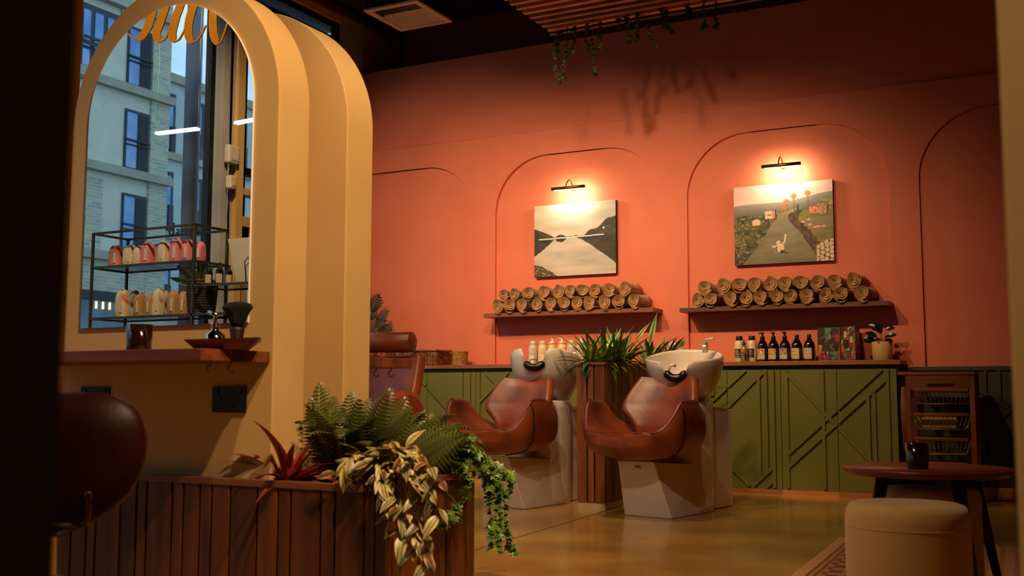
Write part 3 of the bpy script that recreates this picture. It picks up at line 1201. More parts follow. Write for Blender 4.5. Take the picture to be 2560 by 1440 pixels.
def lerp(x, pts):
    if x <= pts[0][0]:
        return pts[0][1]
    for (a, p), (b, q) in zip(pts, pts[1:]):
        if x <= b:
            return p+(q-p)*(x-a)/(b-a)
    return pts[-1][1]


def road(u, v):
    jag = fbm(u*40, v*40, 17)-.5
    c = mixc(S(236, 200, 182), S(206, 178, 166), (v-.80)*3+fbm(u*3, v*9, 3)-.5)
    hz = .755+.10*u**2.2+.010*math.sin(u*9)
    if v < hz:
        c = mixc(S(150, 140, 128), S(92, 90, 84), (hz-v)*7+fbm(u*5, v*18, 2)*.6-.3)
    le = lerp(v, [(0, .08), (.28, .28), (.5, .39), (.60, .46), (.66, .54), (.68, .62)])
    re = lerp(v, [(0, .86), (.36, .68), (.53, .56), (.60, .555), (.65, .63), (.68, .70)])
    land = .615+.05*u+.03*jag
    if v < land:
        if u < le:
            t = fbm(u*22, v*24, 11)
            c = mixc(S(22, 24, 6), S(104, 100, 30), t*1.8-.55)
            if fbm(u*55, v*60, 5) > .66:
                c = mixc(c, S(196, 172, 90), .55)
        elif u > re:
            c = mixc(S(100, 90, 30), S(142, 126, 56), fbm(u*7, v*12, 5)*1.4-.2)
            if u-re < .085+.05*jag+.04*(1-v):
                c = mixc(S(30, 30, 8), S(122, 78, 34), fbm(u*45, v*30, 9)*1.8-.5)
            elif .42 < v < .55 and u > .68:
                c = mixc(c, S(132, 126, 96), .6)
    if le < u < re and v < .67:
        c = mixc(S(104, 98, 66), S(156, 146, 110), fbm(u*5, v*14, 6)*.8+v*.9-.35)
    if .47 < u < .62 and .62 < v < .68+.04*jag and not le < u < re:
        c = mixc(S(70, 64, 26), S(150, 120, 70), fbm(u*30, v*30, 3))
    if .32 < u < .425 and .565 < v < .665:
        c = S(236, 178, 150) if u < .395 else S(190, 122, 96)
        if .345 < u < .385 and .608 < v < .622:
            c = S(64, 46, 36)
    if .19 < u < .27 and .495 < v < .575-.5*abs(u-.23):
        c = S(226, 184, 148)
    if .345 < u < .362 and .47 < v < .57 or .425 < u < .436 and .55 < v < .68:
        c = S(34, 34, 12)
    if .765 < u < .87 and .595 < v < .685:
        c = S(230, 128, 104) if fbm(u*40, v*40, 2) < .62 else S(176, 76, 60)
    if .87 <= u < .94 and .585 < v < .67:
        c = mixc(S(218, 150, 126), S(120, 96, 60), fbm(u*50, v*50, 1)*2-.5)
    for a, b, w in ((.615, .83, .010), (.755, .855, .010), (.545, .765, .008), (.515, .69, .006)):
        if abs(u-a-.03*(b-v)) < .0035 and .64 < v < b:
            c = S(92, 64, 40)
        dx, dy = (u-a)/.038, (v-b)/.042
        d = math.hypot(dx, dy)
        an = math.atan2(dy, dx)
        if d < .55+.45*abs(math.cos(an*3.5+.4)) and d < 1.0:
            c = S(168, 110, 64)
    if .645 < u < .665 and .57 < v < .73-2.5*abs(u-.655):
        c = S(58, 50, 20)
    if u > .82 and math.hypot((u-.93)/.11, (v-.71)/.10) < .75+.9*jag and fbm(u*26, v*26, 14) > .36:
        c = mixc(S(120, 100, 26), S(184, 158, 54), fbm(u*40, v*40, 3)*1.6-.3)
    if abs(u-.945-.10*(v-.6)) < .006 and .57 < v < .70:
        c = S(60, 46, 20)
    for a, b in ((.70, .50), (.77, .46), (.82, .425), (.855, .43), (.905, .43), (.76, .525)):
        if math.hypot((u-a)/.020, (v-b)/.012) < 1:
            c = S(238, 160, 148)
    if u > .83 and v < .27-.9*max(0, .92-u):
        c = S(50, 44, 18)
        ii, jj = math.floor(u*22), math.floor(v*19+.5*(math.floor(u*22) % 2))
        for di in (-1, 0, 1):
            for dj in (-1, 0, 1):
                i2, j2 = ii+di, jj+dj
                cu = (i2+.5+.3*(vnoise(i2*3.7, j2*5.1, 4)-.5))/22
                cv = (j2+.5-.5*(i2 % 2)+.3*(vnoise(i2*2.3, j2*4.1, 6)-.5))/19
                d = math.hypot((u-cu)*22, (v-cv)*19)
                if d < .52:
                    c = mixc(S(238, 216, 176), S(176, 140, 96), .5+.5*math.sin(d*18))
    # seated figure on a board
    if math.hypot((u-.475)/.034, (v-.185)/.062) < 1 or math.hypot((u-.452)/.022, (v-.262)/.024) < 1:
        c = mixc(S(240, 214, 178), S(190, 150, 108), fbm(u*40, v*40, 8)*1.5-.4)
    ax = lerp(v, [(.22, .485), (.27, .515), (.345, .525)])
    if abs(u-ax) < .009 and .22 < v < .355:
        c = S(240, 208, 172)
    av = lerp(u, [(.385, .215), (.41, .205), (.455, .235)])
    if abs(v-av) < .009 and .385 < u < .455:
        c = S(240, 208, 172)
    if .40 < u < .55 and abs(v-.132+.12*(u-.47)) < .009:
        c = S(150, 134, 104) if u < .46 else S(70, 58, 44)
    if .47 < u < .515 and .13 < v < .165:
        c = S(64, 50, 40)
    return c


CANV = painted('oil_paint', .55)
CSIDE = paint('canvas_side', S(60, 52, 36), None, 8, rough=.8)


def canvas(p0, p1, fn, label, nx, nz):
    y = YW_-.038
    a, b = onY(*p0, y), onY(*p1, y)
    x0, x1, z0, z1 = a.x, b.x, b.z, a.z
    t = thing('painting', label, 'painting', ((x0+x1)/2, YW_-.019, z0))
    MB().box(x0, x1, y+.001, YW_, z0, z1).build('stretcher', CSIDE, t)
    g = MB().grid(lambda u, v: (x0+(x1-x0)*u, y, z0+(z1-z0)*v), nx, nz)
    g.pc = [fn(i/nx, j/nz) for j in range(nz+1) for i in range(nx+1)]
    g.build('canvas', CANV, t, fixn=False)
    return x0, x1, z0, z1


pa_ = canvas((1336, 516.5), (1540, 682.5), lake, 'unframed canvas of a still lake between dark hills on the salmon wall', 260, 212)
pb_ = canvas((1834, 469.5), (2086, 650.5), road, 'unframed canvas of a road through gardens with palms and a seated figure', 310, 254)


def picture_light(p0, p1, label, power):
    yl = YW_-.15
    a, b = onY(*p0, yl), onY(*p1, yl)
    cx, z = (a.x+b.x)/2, (a.z+b.z)/2
    hw = (b.x-a.x)/2
    t = thing('picture_light', label, 'lamp', (cx, YW_, z))
    MB().tube([(cx-hw, yl, z), (cx+hw, yl, z)], .013, 14).build('lamp_tube', BRASS, t, True)
    MB().box(cx-hw*.85, cx+hw*.85, yl+.002, yl+.012, z-.0155, z-.0105).build('diffuser', emit('lamp_glow', S(255, 214, 150), 14), t)
    pts = []
    for i in range(11):
        k = i/10
        pts.append((cx-.02, yl+(YW_-yl)*k, z+.013+.070*math.sin(math.pi*k)*(1-.2*k)))
    MB().tube(pts, .005, 8).build('arm', BRASS, t, True)
    MB().lathe([(.014, 0), (.014, .008), (.010, .012)], 18, M=Matrix.Translation((cx-.02, YW_, z+.013)) @ Matrix.Rotation(R(90), 4, 'X')).build('wall_plate', BRASS, t, True)
    l = bpy.data.lights.new('picture_lamp', 'AREA')
    l.shape = 'RECTANGLE'
    l.size = hw*1.6
    l.size_y = .02
    l.energy = power
    l.color = (1, .82, .56)
    lo = bpy.data.objects.new('picture_lamp', l)
    col.objects.link(lo)
    adopt(lo, t)
    lo.location = (cx, yl+.012, z-.02)
    lo.rotation_euler = (Vector((cx, YW_, z-.10))-Vector((cx, yl, z))).to_track_quat('-Z', 'Y').to_euler()
    # upper slot of the tube throws a little light on the wall above
    l2 = l.copy()
    l2.energy = power*.16
    lo2 = bpy.data.objects.new('picture_lamp', l2)
    col.objects.link(lo2)
    adopt(lo2, t)
    lo2.location = (cx, yl+.02, z-.004)
    lo2.rotation_euler = (Vector((cx, YW_, z+.05))-Vector((cx, yl, z))).to_track_quat('-Z', 'Y').to_euler()


picture_light((1379, 474), (1462, 464), 'brass tube picture light glowing above the lake painting', 3.4)
picture_light((1904, 418), (2002, 407), 'brass tube picture light glowing above the road painting', 3.4)

# ================================================================== WASH UNITS (local: x right, -y forward, origin under the front of the base)


def sstep(a, b, x):
    t = max(0, min(1, (x-a)/(b-a)))
    return t*t*(3-2*t)


def wash_unit(loc, rz, label, tilt, bz, cutd):
    t = thing('wash_unit', label, 'wash unit')
    # --- ceramic base: leaning front block, rounded pedestal, rear box
    m = MB()
    w0, w1, lean, H = .155, .118, -.105, .318
    vs = [(-w0, 0, 0), (w0, 0, 0), (w0, .34, 0), (-w0, .34, 0), (-w1-.015, lean, H), (w1-.015, lean, H), (w1+.02, .36, H-.035), (-w1-.02, .36, H-.035)]
    m.add(vs, [(3, 2, 1, 0), (4, 5, 6, 7), (0, 1, 5, 4), (1, 2, 6, 5), (2, 3, 7, 6), (3, 0, 4, 7)])
    b = m.build('base_block', CERAM, t, bevel=.006)
    MB().box(-.022, .012, lean+.006, lean+.012, H-.038, H-.022, Matrix.Rotation(0, 4, 'X')).build('badge', BRASS, b)
    prof = []
    for k in range(15):
        z = k/14
        prof.append((1-.10*z-.04*z*z, z*.635))
    prof = [(.97, 0.0)]+[(r, z+.004) for r, z in prof]+[(.80, .648), (.70, .652)]
    m = MB()
    n = 40
    vs = []
    for r, z in prof:
        for j in range(n):
            a = 2*math.pi*j/n
            cx, sy_ = math.cos(a), math.sin(a)
            px = .165*r*math.copysign(abs(cx)**.75, cx)
            py = .20*r*math.copysign(abs(sy_)**.75, sy_)
            vs.append((px, .40+py+.10*z, z))
    fs = [(i*n+j, i*n+(j+1) % n, (i+1)*n+(j+1) % n, (i+1)*n+j) for i in range(len(prof)-1) for j in range(n)]
    fs += [tuple(range(n-1, -1, -1)), tuple((len(prof)-1)*n+j for j in range(n))]
    m.add(vs, fs).build('pedestal', CERAM, t, True)
    MB().prism([(.50, 0), (.86, 0), (.86, .60), (.62, .62), (.50, .30)], 'x', -.11, .11).build('rear_box', CERAM, t, bevel=.012)
    # --- bellows and strut carrying the basin
    pr = []
    for k in range(13):
        pr.append((.040+(.006 if k % 2 else 0), .63+k*.012))
    MB().lathe(pr, 16, (0, .50, 0)).build('bellows', RUBBER, t)
    MB().tube([(.03, .70, .55), (.03, .66, .66), (.03, .60, .78)], .012, 8).tube([(-.03, .70, .55), (-.03, .66, .66), (-.03, .60, .78)], .012, 8).build('strut', BLACK, t, True)
    # --- seat shell with wing arms
    N = 30
    sec = []
    for k in range(N+1):
        v = k/N
        y = -.315+v*.565
        H_ = .205*sstep(-.30, -.13, y)*(1-sstep(-.04, .27, y))+.010
        sx = 1-.36*(1-sstep(-.05, .32, v))**1.5-.30*sstep(.70, 1.0, v)**1.4
        lift = .012*(1-sstep(0, .25, v))
        zs = .448+lift-.018*math.sin(math.pi*min(1, v*1.1))
        zbm = .327+.055*(1-sstep(0, .28, v))**1.6+.10*sstep(.62, 1, v)
        pts = [(0, zs), (.10, zs), (.175, zs+.004), (.225, zs+.018+.06*H_/.2), (.258, zs+.022+.45*H_), (.278, zs+.02+.82*H_), (.292, zs+.022+H_), (.312, zs+.016+H_), (.322, zs+.80*H_), (.318, zs+.30*H_-.005), (.298, zs-.045+.15*H_), (.25, (zs+zbm)/2-.02), (.17, zbm+.012), (.08, zbm), (0, zbm)]
        full = pts+[(-x, z) for x, z in reversed(pts[1:-1])]
        sec.append([(x*sx, y, z) for x, z in full])
    m = MB()
    n = len(sec[0])

    def endring(s, dy, f):
        cx = 0
        cz = sum(p[2] for p in s)/len(s)
        return [(p[0]*f, p[1]+dy, cz+(p[2]-cz)*f) for p in s]
    rings = [endring(sec[0], -.020, .55), endring(sec[0], -.014, .85)]+sec+[endring(sec[-1], .012, .85), endring(sec[-1], .016, .5)]
    vs = [p for s in rings for p in s]
    fs = [(i*n+j, i*n+(j+1) % n, (i+1)*n+(j+1) % n, (i+1)*n+j) for i in range(len(rings)-1) for j in range(n)]
    fs += [tuple(range(n-1, -1, -1)), tuple((len(rings)-1)*n+j for j in range(n))]
    seat = m.add(vs, fs).build('seat_shell', LEATH, t, True, sub=1)
    # dark seam straps on the outer sides and piping round the top edge
    for sgn in (1, -1):
        ks = 8
        pp = [Vector(sec[ks][i]) for i in range(7, 14)]
        pp = [Vector((p.x*sgn*1.012, p.y-.002+.012*i, p.z-.001)) for i, p in enumerate(pp)]
        MB().tube(pp, .0045, 6).build('seam_strap', BLACK, seat, True)
    edge = [Vector(s[7]) for s in rings[2:-2]]
    el = [Vector((-p.x, p.y, p.z)) for p in reversed(edge)]
    pipel = el+[Vector((x, edge[0].y-.016, edge[0].z+.0)) for x in (-.12, -.06, 0, .06, .12)]+edge
    MB().tube(pipel, .003, 6).build('piping', LEATH, seat, True)
    # --- backrest: wide shoulders, narrow waist, dished
    prof = [(.425, .135, .165), (.47, .140, .155), (.51, .150, .155), (.545, .182, .165), (.585, .228, .18), (.62, .246, .20), (.66, .242, .222), (.70, .228, .246), (.74, .212, .27), (.775, .198, .292), (.795, .186, .306)]
    m = MB()
    nu = 16

    def bk(u, v):
        fi = v*(len(prof)-1)
        i = min(int(fi), len(prof)-2)
        q = fi-i
        z, hw, y = [prof[i][c]*(1-q)+prof[i+1][c]*q for c in range(3)]
        s = 2*u-1
        x = s*hw
        dish = -.075*(abs(s)**2)*(hw/.22)
        ztop = -.022*(1-s*s)*sstep(.75, 1, v)
        return (x, y+dish*.9, z+ztop)
    m.grid(bk, nu, 26)
    me = m.build('backrest', LEATH, t, True, solid=.055, fixn=True)
    me.modifiers.new('u', 'SUBSURF').render_levels = 1
    # --- basin
    bs = Matrix.Translation((-.035, .525, bz)) @ Matrix.Rotation(R(20), 4, 'Z') @ Matrix.Translation((0, -.30, 0)) @ Matrix.Rotation(R(tilt), 4, 'X')
    m = MB()
    n = 72
    A, Bx = .235, .315
    outer = [(.14, -.27), (.24, -.265), (.36, -.235), (.56, -.175), (.76, -.10), (.91, -.035), (.985, .035), (1.0, .075), (.985, .088), (.955, .088), (.93, .07), (.90, .02), (.84, -.04), (.70, -.09), (.45, -.115), (.15, -.125)]
    vs = []
    for r, z in outer:
        for j in range(n):
            a = 2*math.pi*j/n
            ca_, sa_ = math.cos(a), math.sin(a)
            x = A*r*math.copysign(abs(ca_)**.92, ca_)
            y = Bx*r*math.copysign(abs(sa_)**.92, sa_)+.30
            zz = z
            if z < -.05 and r < .9 and zz < -.1 and outer.index((r, z)) < 6:
                y += .09*(-z-.05)/.2
            # neck cut-out at the front
            fr = 1-sstep(.10, .20, y)
            cut = 1-sstep(.046, .092, abs(x+.012))
            lim = .085-cutd*cut*fr
            # horns: the rim rises towards the front and falls behind
            zz += (.030*(1-sstep(.0, .45, y)) if z > 0 else 0)
            lim += .030*(1-sstep(.0, .45, y))
            zz = min(zz, lim)
            vs.append(bs @ Vector((x, y, zz)))
    fs = [(i*n+j, i*n+(j+1) % n, (i+1)*n+(j+1) % n, (i+1)*n+j) for i in range(len(outer)-1) for j in range(n)]
    fs += [tuple(range(n-1, -1, -1)), tuple((len(outer)-1)*n+j for j in range(n))]
    bo = m.add(vs, fs).build('basin', CERAM, t, True)
    pts = []
    for k in range(13):
        a = k/12
        s = 2*a-1
        pts.append(bs @ Vector((-.012+s*.062, .002+.012*s*s, .103-cutd+.040*abs(s)**2.6)))
    MB().tube(pts, [.010]+[.024]*11+[.010], 12).build('neck_rest', RUBBER, bo, True)
    # mixer tap and hose on the basin deck
    tp = MB()
    c0 = bs @ Vector((.10, .50, .085))
    up_ = (bs.to_3x3() @ Vector((0, 0, 1)))
    tp.tube([c0, c0+up_*.05], .020, 14)
    tp.tube([c0+up_*.045, c0+up_*.075+Vector((.01, -.01, 0)), c0+up_*.085+Vector((.075, -.02, 0))], [.018, .012, .005], 10)
    tp.build('mixer_tap', SATIN, bo, True)
    hs = MB()
    h0 = bs @ Vector((-.03, .14, .0))
    hs.tube([h0+Vector((0, -.085, .0)), h0+Vector((0, -.085, .045)), h0+Vector((.006, -.075, .066)), h0+Vector((.020, -.065, .070)), h0+Vector((.030, -.060, .058))], [.007, .007, .007, .008, .010], 10)
    hs.build('hand_shower', SATIN, bo, True)
    t.location = loc
    t.rotation_euler = (0, 0, R(rz))
    return t


wash_unit((-2.178, 5.818, 0), -10, 'cognac leather wash chair with forward tilted white basin before the dark bottles', 12, .768, .085)
wash_unit((-3.125, 5.865, 0), -8, 'cognac leather wash chair with upright white basin between barber chair and slatted planter', -8, .87, .115)

# ================================================================== SLATTED PLANTER BETWEEN THE BASINS
cx0, cx1, cy0, cy1, cz = -2.712, -2.528, 6.03, 7.50, .886
cp = thing('slatted_planter', 'tall narrow walnut slatted planter between the two wash chairs', 'planter', ((cx0+cx1)/2, (cy0+cy1)/2, 0))
MB().box(cx0+.012, cx1-.012, cy0+.012, cy1-.012, .04, cz-.06).build('liner', BLACK, cp)
MB().box(cx0+.006, cx1-.002, cy0+.004, cy1-.02, 0, .040).build('plinth', paint('pale_metal_plinth', S(196, 176, 120), None, 4, rough=.35), cp)
rm = MB()
rm.box(cx0-.008, cx1+.008, cy0-.008, cy0+.02, cz-.016, cz)
rm.box(cx0-.008, cx1+.008, cy1-.02, cy1, cz-.016, cz)
rm.box(cx0-.008, cx0+.02, cy0+.02, cy1-.02, cz-.016, cz)
rm.box(cx1-.02, cx1+.008, cy0+.02, cy1-.02, cz-.016, cz)
rm.build('rim', WALY, cp, bevel=.001)
MB().box(cx0+.02, cx1-.02, cy0+.02, cy1-.02, cz-.06, cz-.025).build('soil', SOIL, cp)
fr = [0, .36, .42, .60, .66, 1.0]
wx = cx1-cx0
for a, b in ((0, .345), (.40, .60), (.655, 1.0)):
    MB().box(cx0+a*wx, cx0+b*wx, cy0, cy0+.016, .042, cz-.016).build('slat', WALN, cp, bevel=.001)
y = cy0+.018
k = 0
while y < cy1-.03:
    w = (.075, .034, .055)[k % 3]
    MB().box(cx1-.014, cx1, y, min(y+w, cy1), .042, cz-.016).build('slat', WALN, cp)
    y += w+.010
    k += 1
y = cy0+.018
k = 0
while y < cy1-.03:
    w = (.075, .034, .055)[k % 3]
    MB().box(cx0, cx0+.014, y, min(y+w, cy1), .042, cz-.016).build('slat', WALN, cp)
    y += w+.010
    k += 1

# ================================================================== BOTTLES ON THE WORKTOP


def strip_label(fn, r, h, z0, half, nx, nz, name, parent, rough=.6):
    def P(u, v):
        a = -math.pi/2+half*(2*u-1)
        return (r*math.cos(a), r*math.sin(a), z0+h*v)
    return MB().grid(P, nx, nz, False, fn).build(name, painted('printed_label', rough), parent, True, fixn=False)


def rows_label(bg, ink, seed, pic=None, picc=None):
    rg = random.Random(seed)
    L_ = [(rg.uniform(.08, .2), rg.uniform(.6, .92)) for _ in range(20)]

    def fn(u, v):
        if pic and v > .45:
            t = fbm(u*5+seed, v*7, seed)
            return mixc(bg, picc, (t-.42)*5) if pic == 1 else mixc(picc, bg, (t-.35)*2)
        k = int(v*18)
        a, b = L_[k]
        if k % 2 == 1 and a < u < b and v < .94:
            return mixc(bg, ink, .55)
        return bg
    return fn


def bottle(kind, x, y, label, group=None, **k):
    t = thing('product_bottle', label, 'bottle')
    if group:
        t['group'] = group
    if kind == 'white':
        MB().lathe([(.030, 0), (.033, .004), (.0335, .05), (.0335, .132), (.031, .146), (.024, .156), (.022, .158)], 26).build('bottle_body', paint('cream_bottle_plastic', S(226, 206, 164), None, 3, rough=.35), t, True)
        MB().lathe([(.0235, .158), (.0245, .160), (.0225, .188), (.0215, .190)], 22).build('cap', BLACK, t, True)
        strip_label(rows_label(S(26, 22, 18), S(220, 205, 170), k['seed']), .0339, .066, .03, 1.0, 14, 20, 'label', t)
    elif kind == 'amber':
        MB().lathe([(.022, 0), (.025, .004), (.0255, .07), (.0235, .098), (.013, .116), (.010, .120)], 24).build('bottle_body', paint('honey_liquid', S(176, 122, 44), S(150, 100, 32), 5, rough=.12, coat=.5), t, True)
        MB().lathe([(.0125, .119), (.0125, .137), (.006, .139), (.005, .156), (.003, .160)], 18).build('cap', BLACK, t, True)
        strip_label(rows_label(S(28, 24, 20), S(206, 180, 120), k['seed']), .0258, .052, .015, 1.1, 12, 18, 'label', t)
    elif kind == 'dark':
        dk = paint('dark_brown_bottle', S(30, 12, 8), S(18, 8, 6), 3, rough=.1, coat=.6)
        MB().lathe([(.035, 0), (.038, .004), (.0385, .108), (.036, .124), (.026, .144), (.0145, .160), (.0135, .166)], 28).build('bottle_body', dk, t, True)
        if k.get('pump'):
            p = MB().lathe([(.0165, .164), (.0165, .182), (.008, .184), (.006, .198)], 18)
            a = k['pump']
            p.box(-.006, .006, -.006, .006, .198, .205)
            p.bar((0, 0, .206), (.026*math.cos(a), .026*math.sin(a), .208), .014, .009)
            p.lathe([(.011, .200), (.012, .211), (.010, .213)], 14)
            p.build('pump_cap', BLACK, t, True)
        else:
            MB().lathe([(.0135, .164), (.0145, .166), (.0145, .190), (.013, .192)], 18).build('cap', BLACK, t, True)
        strip_label(rows_label(S(214, 186, 136), S(120, 92, 60), k['seed'], k.get('pic'), k.get('picc')), .0389, .076, .018, .92, 16, 24, 'label', t)
    elif kind == 'frost':
        MB().lathe([(.030, 0), (.0325, .004), (.033, .120), (.031, .136), (.022, .152), (.019, .154)], 26).build('bottle_body', paint('frosted_%d' % k['seed'], k['c'], None, 3, rough=.35), t, True)
        if k.get('pump'):
            MB().lathe([(.0225, .154), (.0225, .168), (.009, .178), (.006, .186), (.006, .196)], 18).bar((0, 0, .195), (-.03*k['pump'], -.01, .197), .010, .008).build('pump_cap', paint('white_pump', S(226, 214, 196), None, 3, rough=.4), t, True)
        else:
            MB().lathe([(.0215, .153), (.022, .155), (.0215, .178), (.020, .180)], 20).build('cap', paint('pale_cap', S(214, 200, 172), None, 3, rough=.4), t, True)
        strip_label(rows_label(S(232, 212, 182), S(130, 100, 80), k['seed']), .0334, .060, .012, .9, 12, 18, 'label', t)
    if kind == 'frost':
        t.scale = (1.18, 1.18, 1.04)
    t.location = (x, y, ZT)
    t.rotation_euler = (0, 0, R(-18))
    return t


def wx_(px, y):
    return onY(px, 890, y).x


bottle('white', wx_(1849, 7.70), 7.70, 'cream bottle with black cap and black label behind the small amber bottle', seed=1)
bottle('white', wx_(1880.5, 7.70), 7.70, 'cream bottle with black cap and black label beside the first dark pump bottle', seed=2)
bottle('amber', wx_(1860.5, 7.645), 7.645, 'small amber oil bottle with black dropper cap in front of two cream bottles', seed=3)
for px, lb, kw in [(1907, 'dark bottle with side facing pump and red patterned label', dict(pump=math.pi+.3, pic=1, picc=S(190, 30, 30))),
                   (1934.5, 'dark bottle with pump and golden label with a small figure', dict(pump=-math.pi/2, pic=2, picc=S(196, 140, 50))),
                   (1963, 'dark bottle with pump and mauve grey label', dict(pump=-math.pi/2, pic=2, picc=S(140, 112, 108))),
                   (1993, 'dark bottle with plain cap and cream label beside the mauve labelled bottle', {}),
                   (2024, 'dark bottle with plain cap and cream label beside the collage boxes', {})]:
    bottle('dark', wx_(px, 7.70), 7.70, lb, seed=int(px), **kw)
for i, (px, c, pm, lb) in enumerate([(1333, S(206, 190, 170), 0, 'greyish frosted bottle with flat cap at the free end of the pale bottle row'),
                                     (1357, S(226, 204, 150), 0, 'pale yellow frosted bottle with flat cap beside the greyish one'),
                                     (1381, S(226, 178, 112), .3, 'orange cream bottle with short pump behind the left basin'),
                                     (1405, S(236, 196, 140), 1, 'peach cream bottle with long pump behind the left basin'),
                                     (1429, S(202, 184, 166), 0, 'greyish frosted bottle with flat cap between peach pump bottle and spiky plant'),
                                     (1453, S(214, 198, 182), .2, 'whitish pump bottle half hidden by the spiky plant')]):
    bottle('frost', wx_(px, 7.70), 7.70, lb, seed=100+i, c=c, pump=pm)

# tissue box
tb = thing('tissue_box', 'dark marbled tissue box with a white tissue pulled up behind the right basin', 'tissue box', (wx_(1687, 7.68), 7.68, ZT))
x0, x1 = wx_(1667, 7.62), wx_(1703, 7.62)
MB().box(x0, x1, 7.62, 7.74, ZT, ZT+.095).build('box', paint('black_marble_print', S(30, 26, 22), S(120, 104, 88), 14, 0, lo=.55, hi=.62, rough=.4), tb, bevel=.002)
xm = (x0+x1)/2


def tis(u, v):
    a = (u-.5)
    return (xm+a*.10*(1+.25*v)+.012*math.sin(v*5+u*3), 7.68+.03*math.sin(u*7)*(.3+v)+.01*math.sin(v*6), ZT+.092+v*(.062+.015*math.sin(u*9)))


MB().grid(tis, 14, 8).build('tissue', paint('tissue_paper', S(236, 222, 204), None, 6, rough=.9), tb, True)


# collage covered boxes
def collage(seed):
    rg = random.Random(seed)
    cells = []
    for _ in range(60):
        w, h = rg.uniform(.12, .42), rg.uniform(.10, .34)
        u, v = rg.uniform(-.1, 1), rg.uniform(-.1, 1)
        cells.append((u, u+w, v, v+h, rg.choice([S(40, 58, 40), S(150, 24, 30), S(176, 130, 60), S(60, 34, 20), S(196, 156, 100), S(200, 90, 40), S(30, 24, 18), S(96, 104, 60), S(170, 60, 40), S(84, 130, 96), S(214, 190, 140)]), rg.randrange(99)))

    def fn(u, v):
        c = S(70, 42, 24)
        for a, b, p, q, cc, s in cells:
            if a < u < b and p < v < q:
                t = fbm(u*14+s, v*14, s)
                c = mixc(cc, (lin(50), lin(24), lin(14)), (t-.45)*3)
                if min(u-a, b-u, v-p, q-v) < .012:
                    c = mixc(c, S(20, 14, 10), .6)
        return c
    return fn


PRINT = painted('collage_print', .45)


def cbox(xa, xb, ya, yb, h, seed, label):
    t = thing('collage_box', label, 'box', ((xa+xb)/2, (ya+yb)/2, ZT))
    fn = collage(seed)
    m = MB()
    m.grid(lambda u, v: (xa+(xb-xa)*u, ya, ZT+h*v), 40, 60, False, fn)
    m.grid(lambda u, v: (xb, ya+(yb-ya)*u, ZT+h*v), 30, 60, False, collage(seed+5))
    m.grid(lambda u, v: (xa, yb-(yb-ya)*u, ZT+h*v), 20, 40, False, collage(seed+6))
    m.grid(lambda u, v: (xb-(xb-xa)*u, yb, ZT+h*v), 4, 4, False, lambda u, v: S(60, 34, 20))
    m.grid(lambda u, v: (xa+(xb-xa)*u, ya+(yb-ya)*v, ZT+h), 20, 10, False, collage(seed+7))
    m.grid(lambda u, v: (xa+(xb-xa)*u, yb-(yb-ya)*v, ZT), 2, 2, False, lambda u, v: S(60, 34, 20))
    m.build('printed_case', PRINT, t, fixn=False)
    MB().box(xb-.004, xb+.001, ya-.0015, ya+.002, ZT, ZT+h).build('spine_edge', BRASS, t)


cbox(wx_(2045, 7.63), wx_(2102, 7.63), 7.63, 7.78, .232, 3, 'collage printed storage box with red and green pictures beside the dark bottles')
cbox(wx_(2103.5, 7.63), wx_(2140, 7.63), 7.63, 7.80, .236, 11, 'collage printed storage box with pale tall picture next to the plant pot')

# wicker hamper and seagrass basket
WICK = paint('wicker_cane', S(176, 112, 52), S(104, 56, 24), 30, .3, 80, rough=.6)


def wicker_wall(m, pts, z0, z1, n_rows, r=.0055, amp=.006):
    for k in range(n_rows):
        z = z0+(z1-z0)*(k+.5)/n_rows
        path = []
        tot = 0
        for a, b in zip(pts, pts[1:]):
            a, b = Vector(a), Vector(b)
            L = (b-a).length
            nn = max(4, int(L/.013))
            nrm = Vector((b-a).normalized().yx)
            nrm = Vector((nrm.x, -nrm.y))
            for i in range(nn):
                q = a+(b-a)*(i/nn)
                s = amp*math.sin((tot+L*i/nn)/.026*math.pi+(k % 2)*math.pi)
                path.append((q.x+nrm.x*s, q.y+nrm.y*s, z))
            tot += L
        path.append((pts[-1][0], pts[-1][1], z))
        m.tube(path, r, 5, False)


hx0, hx1, hy0, hy1 = wx_(1031, 7.60), wx_(1094, 7.60), 7.59, 7.80
hx1b = hx1
hb = thing('wicker_hamper', 'brown wicker hamper with lid and dark strap on the worktop', 'basket', ((hx0+hx1)/2, 7.7, ZT))
m = MB()
hx0 -= .14
ring = [(hx0, hy0), (hx1, hy0), (hx1, hy1), (hx0, hy1), (hx0, hy0)]
wicker_wall(m, ring, ZT+.004, ZT+.115, 11)
for i in range(16):
    x = hx0+(hx1-hx0)*i/15
    m.tube([(x, hy0, ZT), (x, hy0, ZT+.12)], .004, 5)
for i in range(9):
    y = hy0+(hy1-hy0)*i/8
    m.tube([(hx1, y, ZT), (hx1, y, ZT+.12)], .004, 5)
m.box(hx0+.006, hx1-.006, hy0+.006, hy1-.006, ZT, ZT+.11)
m.build('woven_body', WICK, hb, True)
m = MB()
m.box(hx0-.008, hx1+.008, hy0-.008, hy1+.01, ZT+.12, ZT+.128)
for k in range(14):
    y = hy0-.008+(hy1-hy0+.018)*k/13
    m.tube([(hx0-.01, y, ZT+.129), (hx1+.01, y, ZT+.129)], .006, 6)
m.tube([(hx0-.01, hy0-.01, ZT+.124), (hx1+.01, hy0-.01, ZT+.124), (hx1+.01, hy1+.01, ZT+.124)], .008, 6)
m.build('lid', WICK, hb, True)
MB().box(hx0+.16, hx0+.185, hy0-.016, hy0-.009, ZT+.062, ZT+.135).build('strap', BLACK, hb)
MB().box(hx1+.006, hx1+.010, hy0+.06, hy0+.085, ZT+.085, ZT+.112).build('strap', BLACK, hb)
sb = thing('seagrass_basket', 'small round golden seagrass basket beside the wicker hamper', 'basket', (wx_(1150, 7.69), 7.69, ZT))
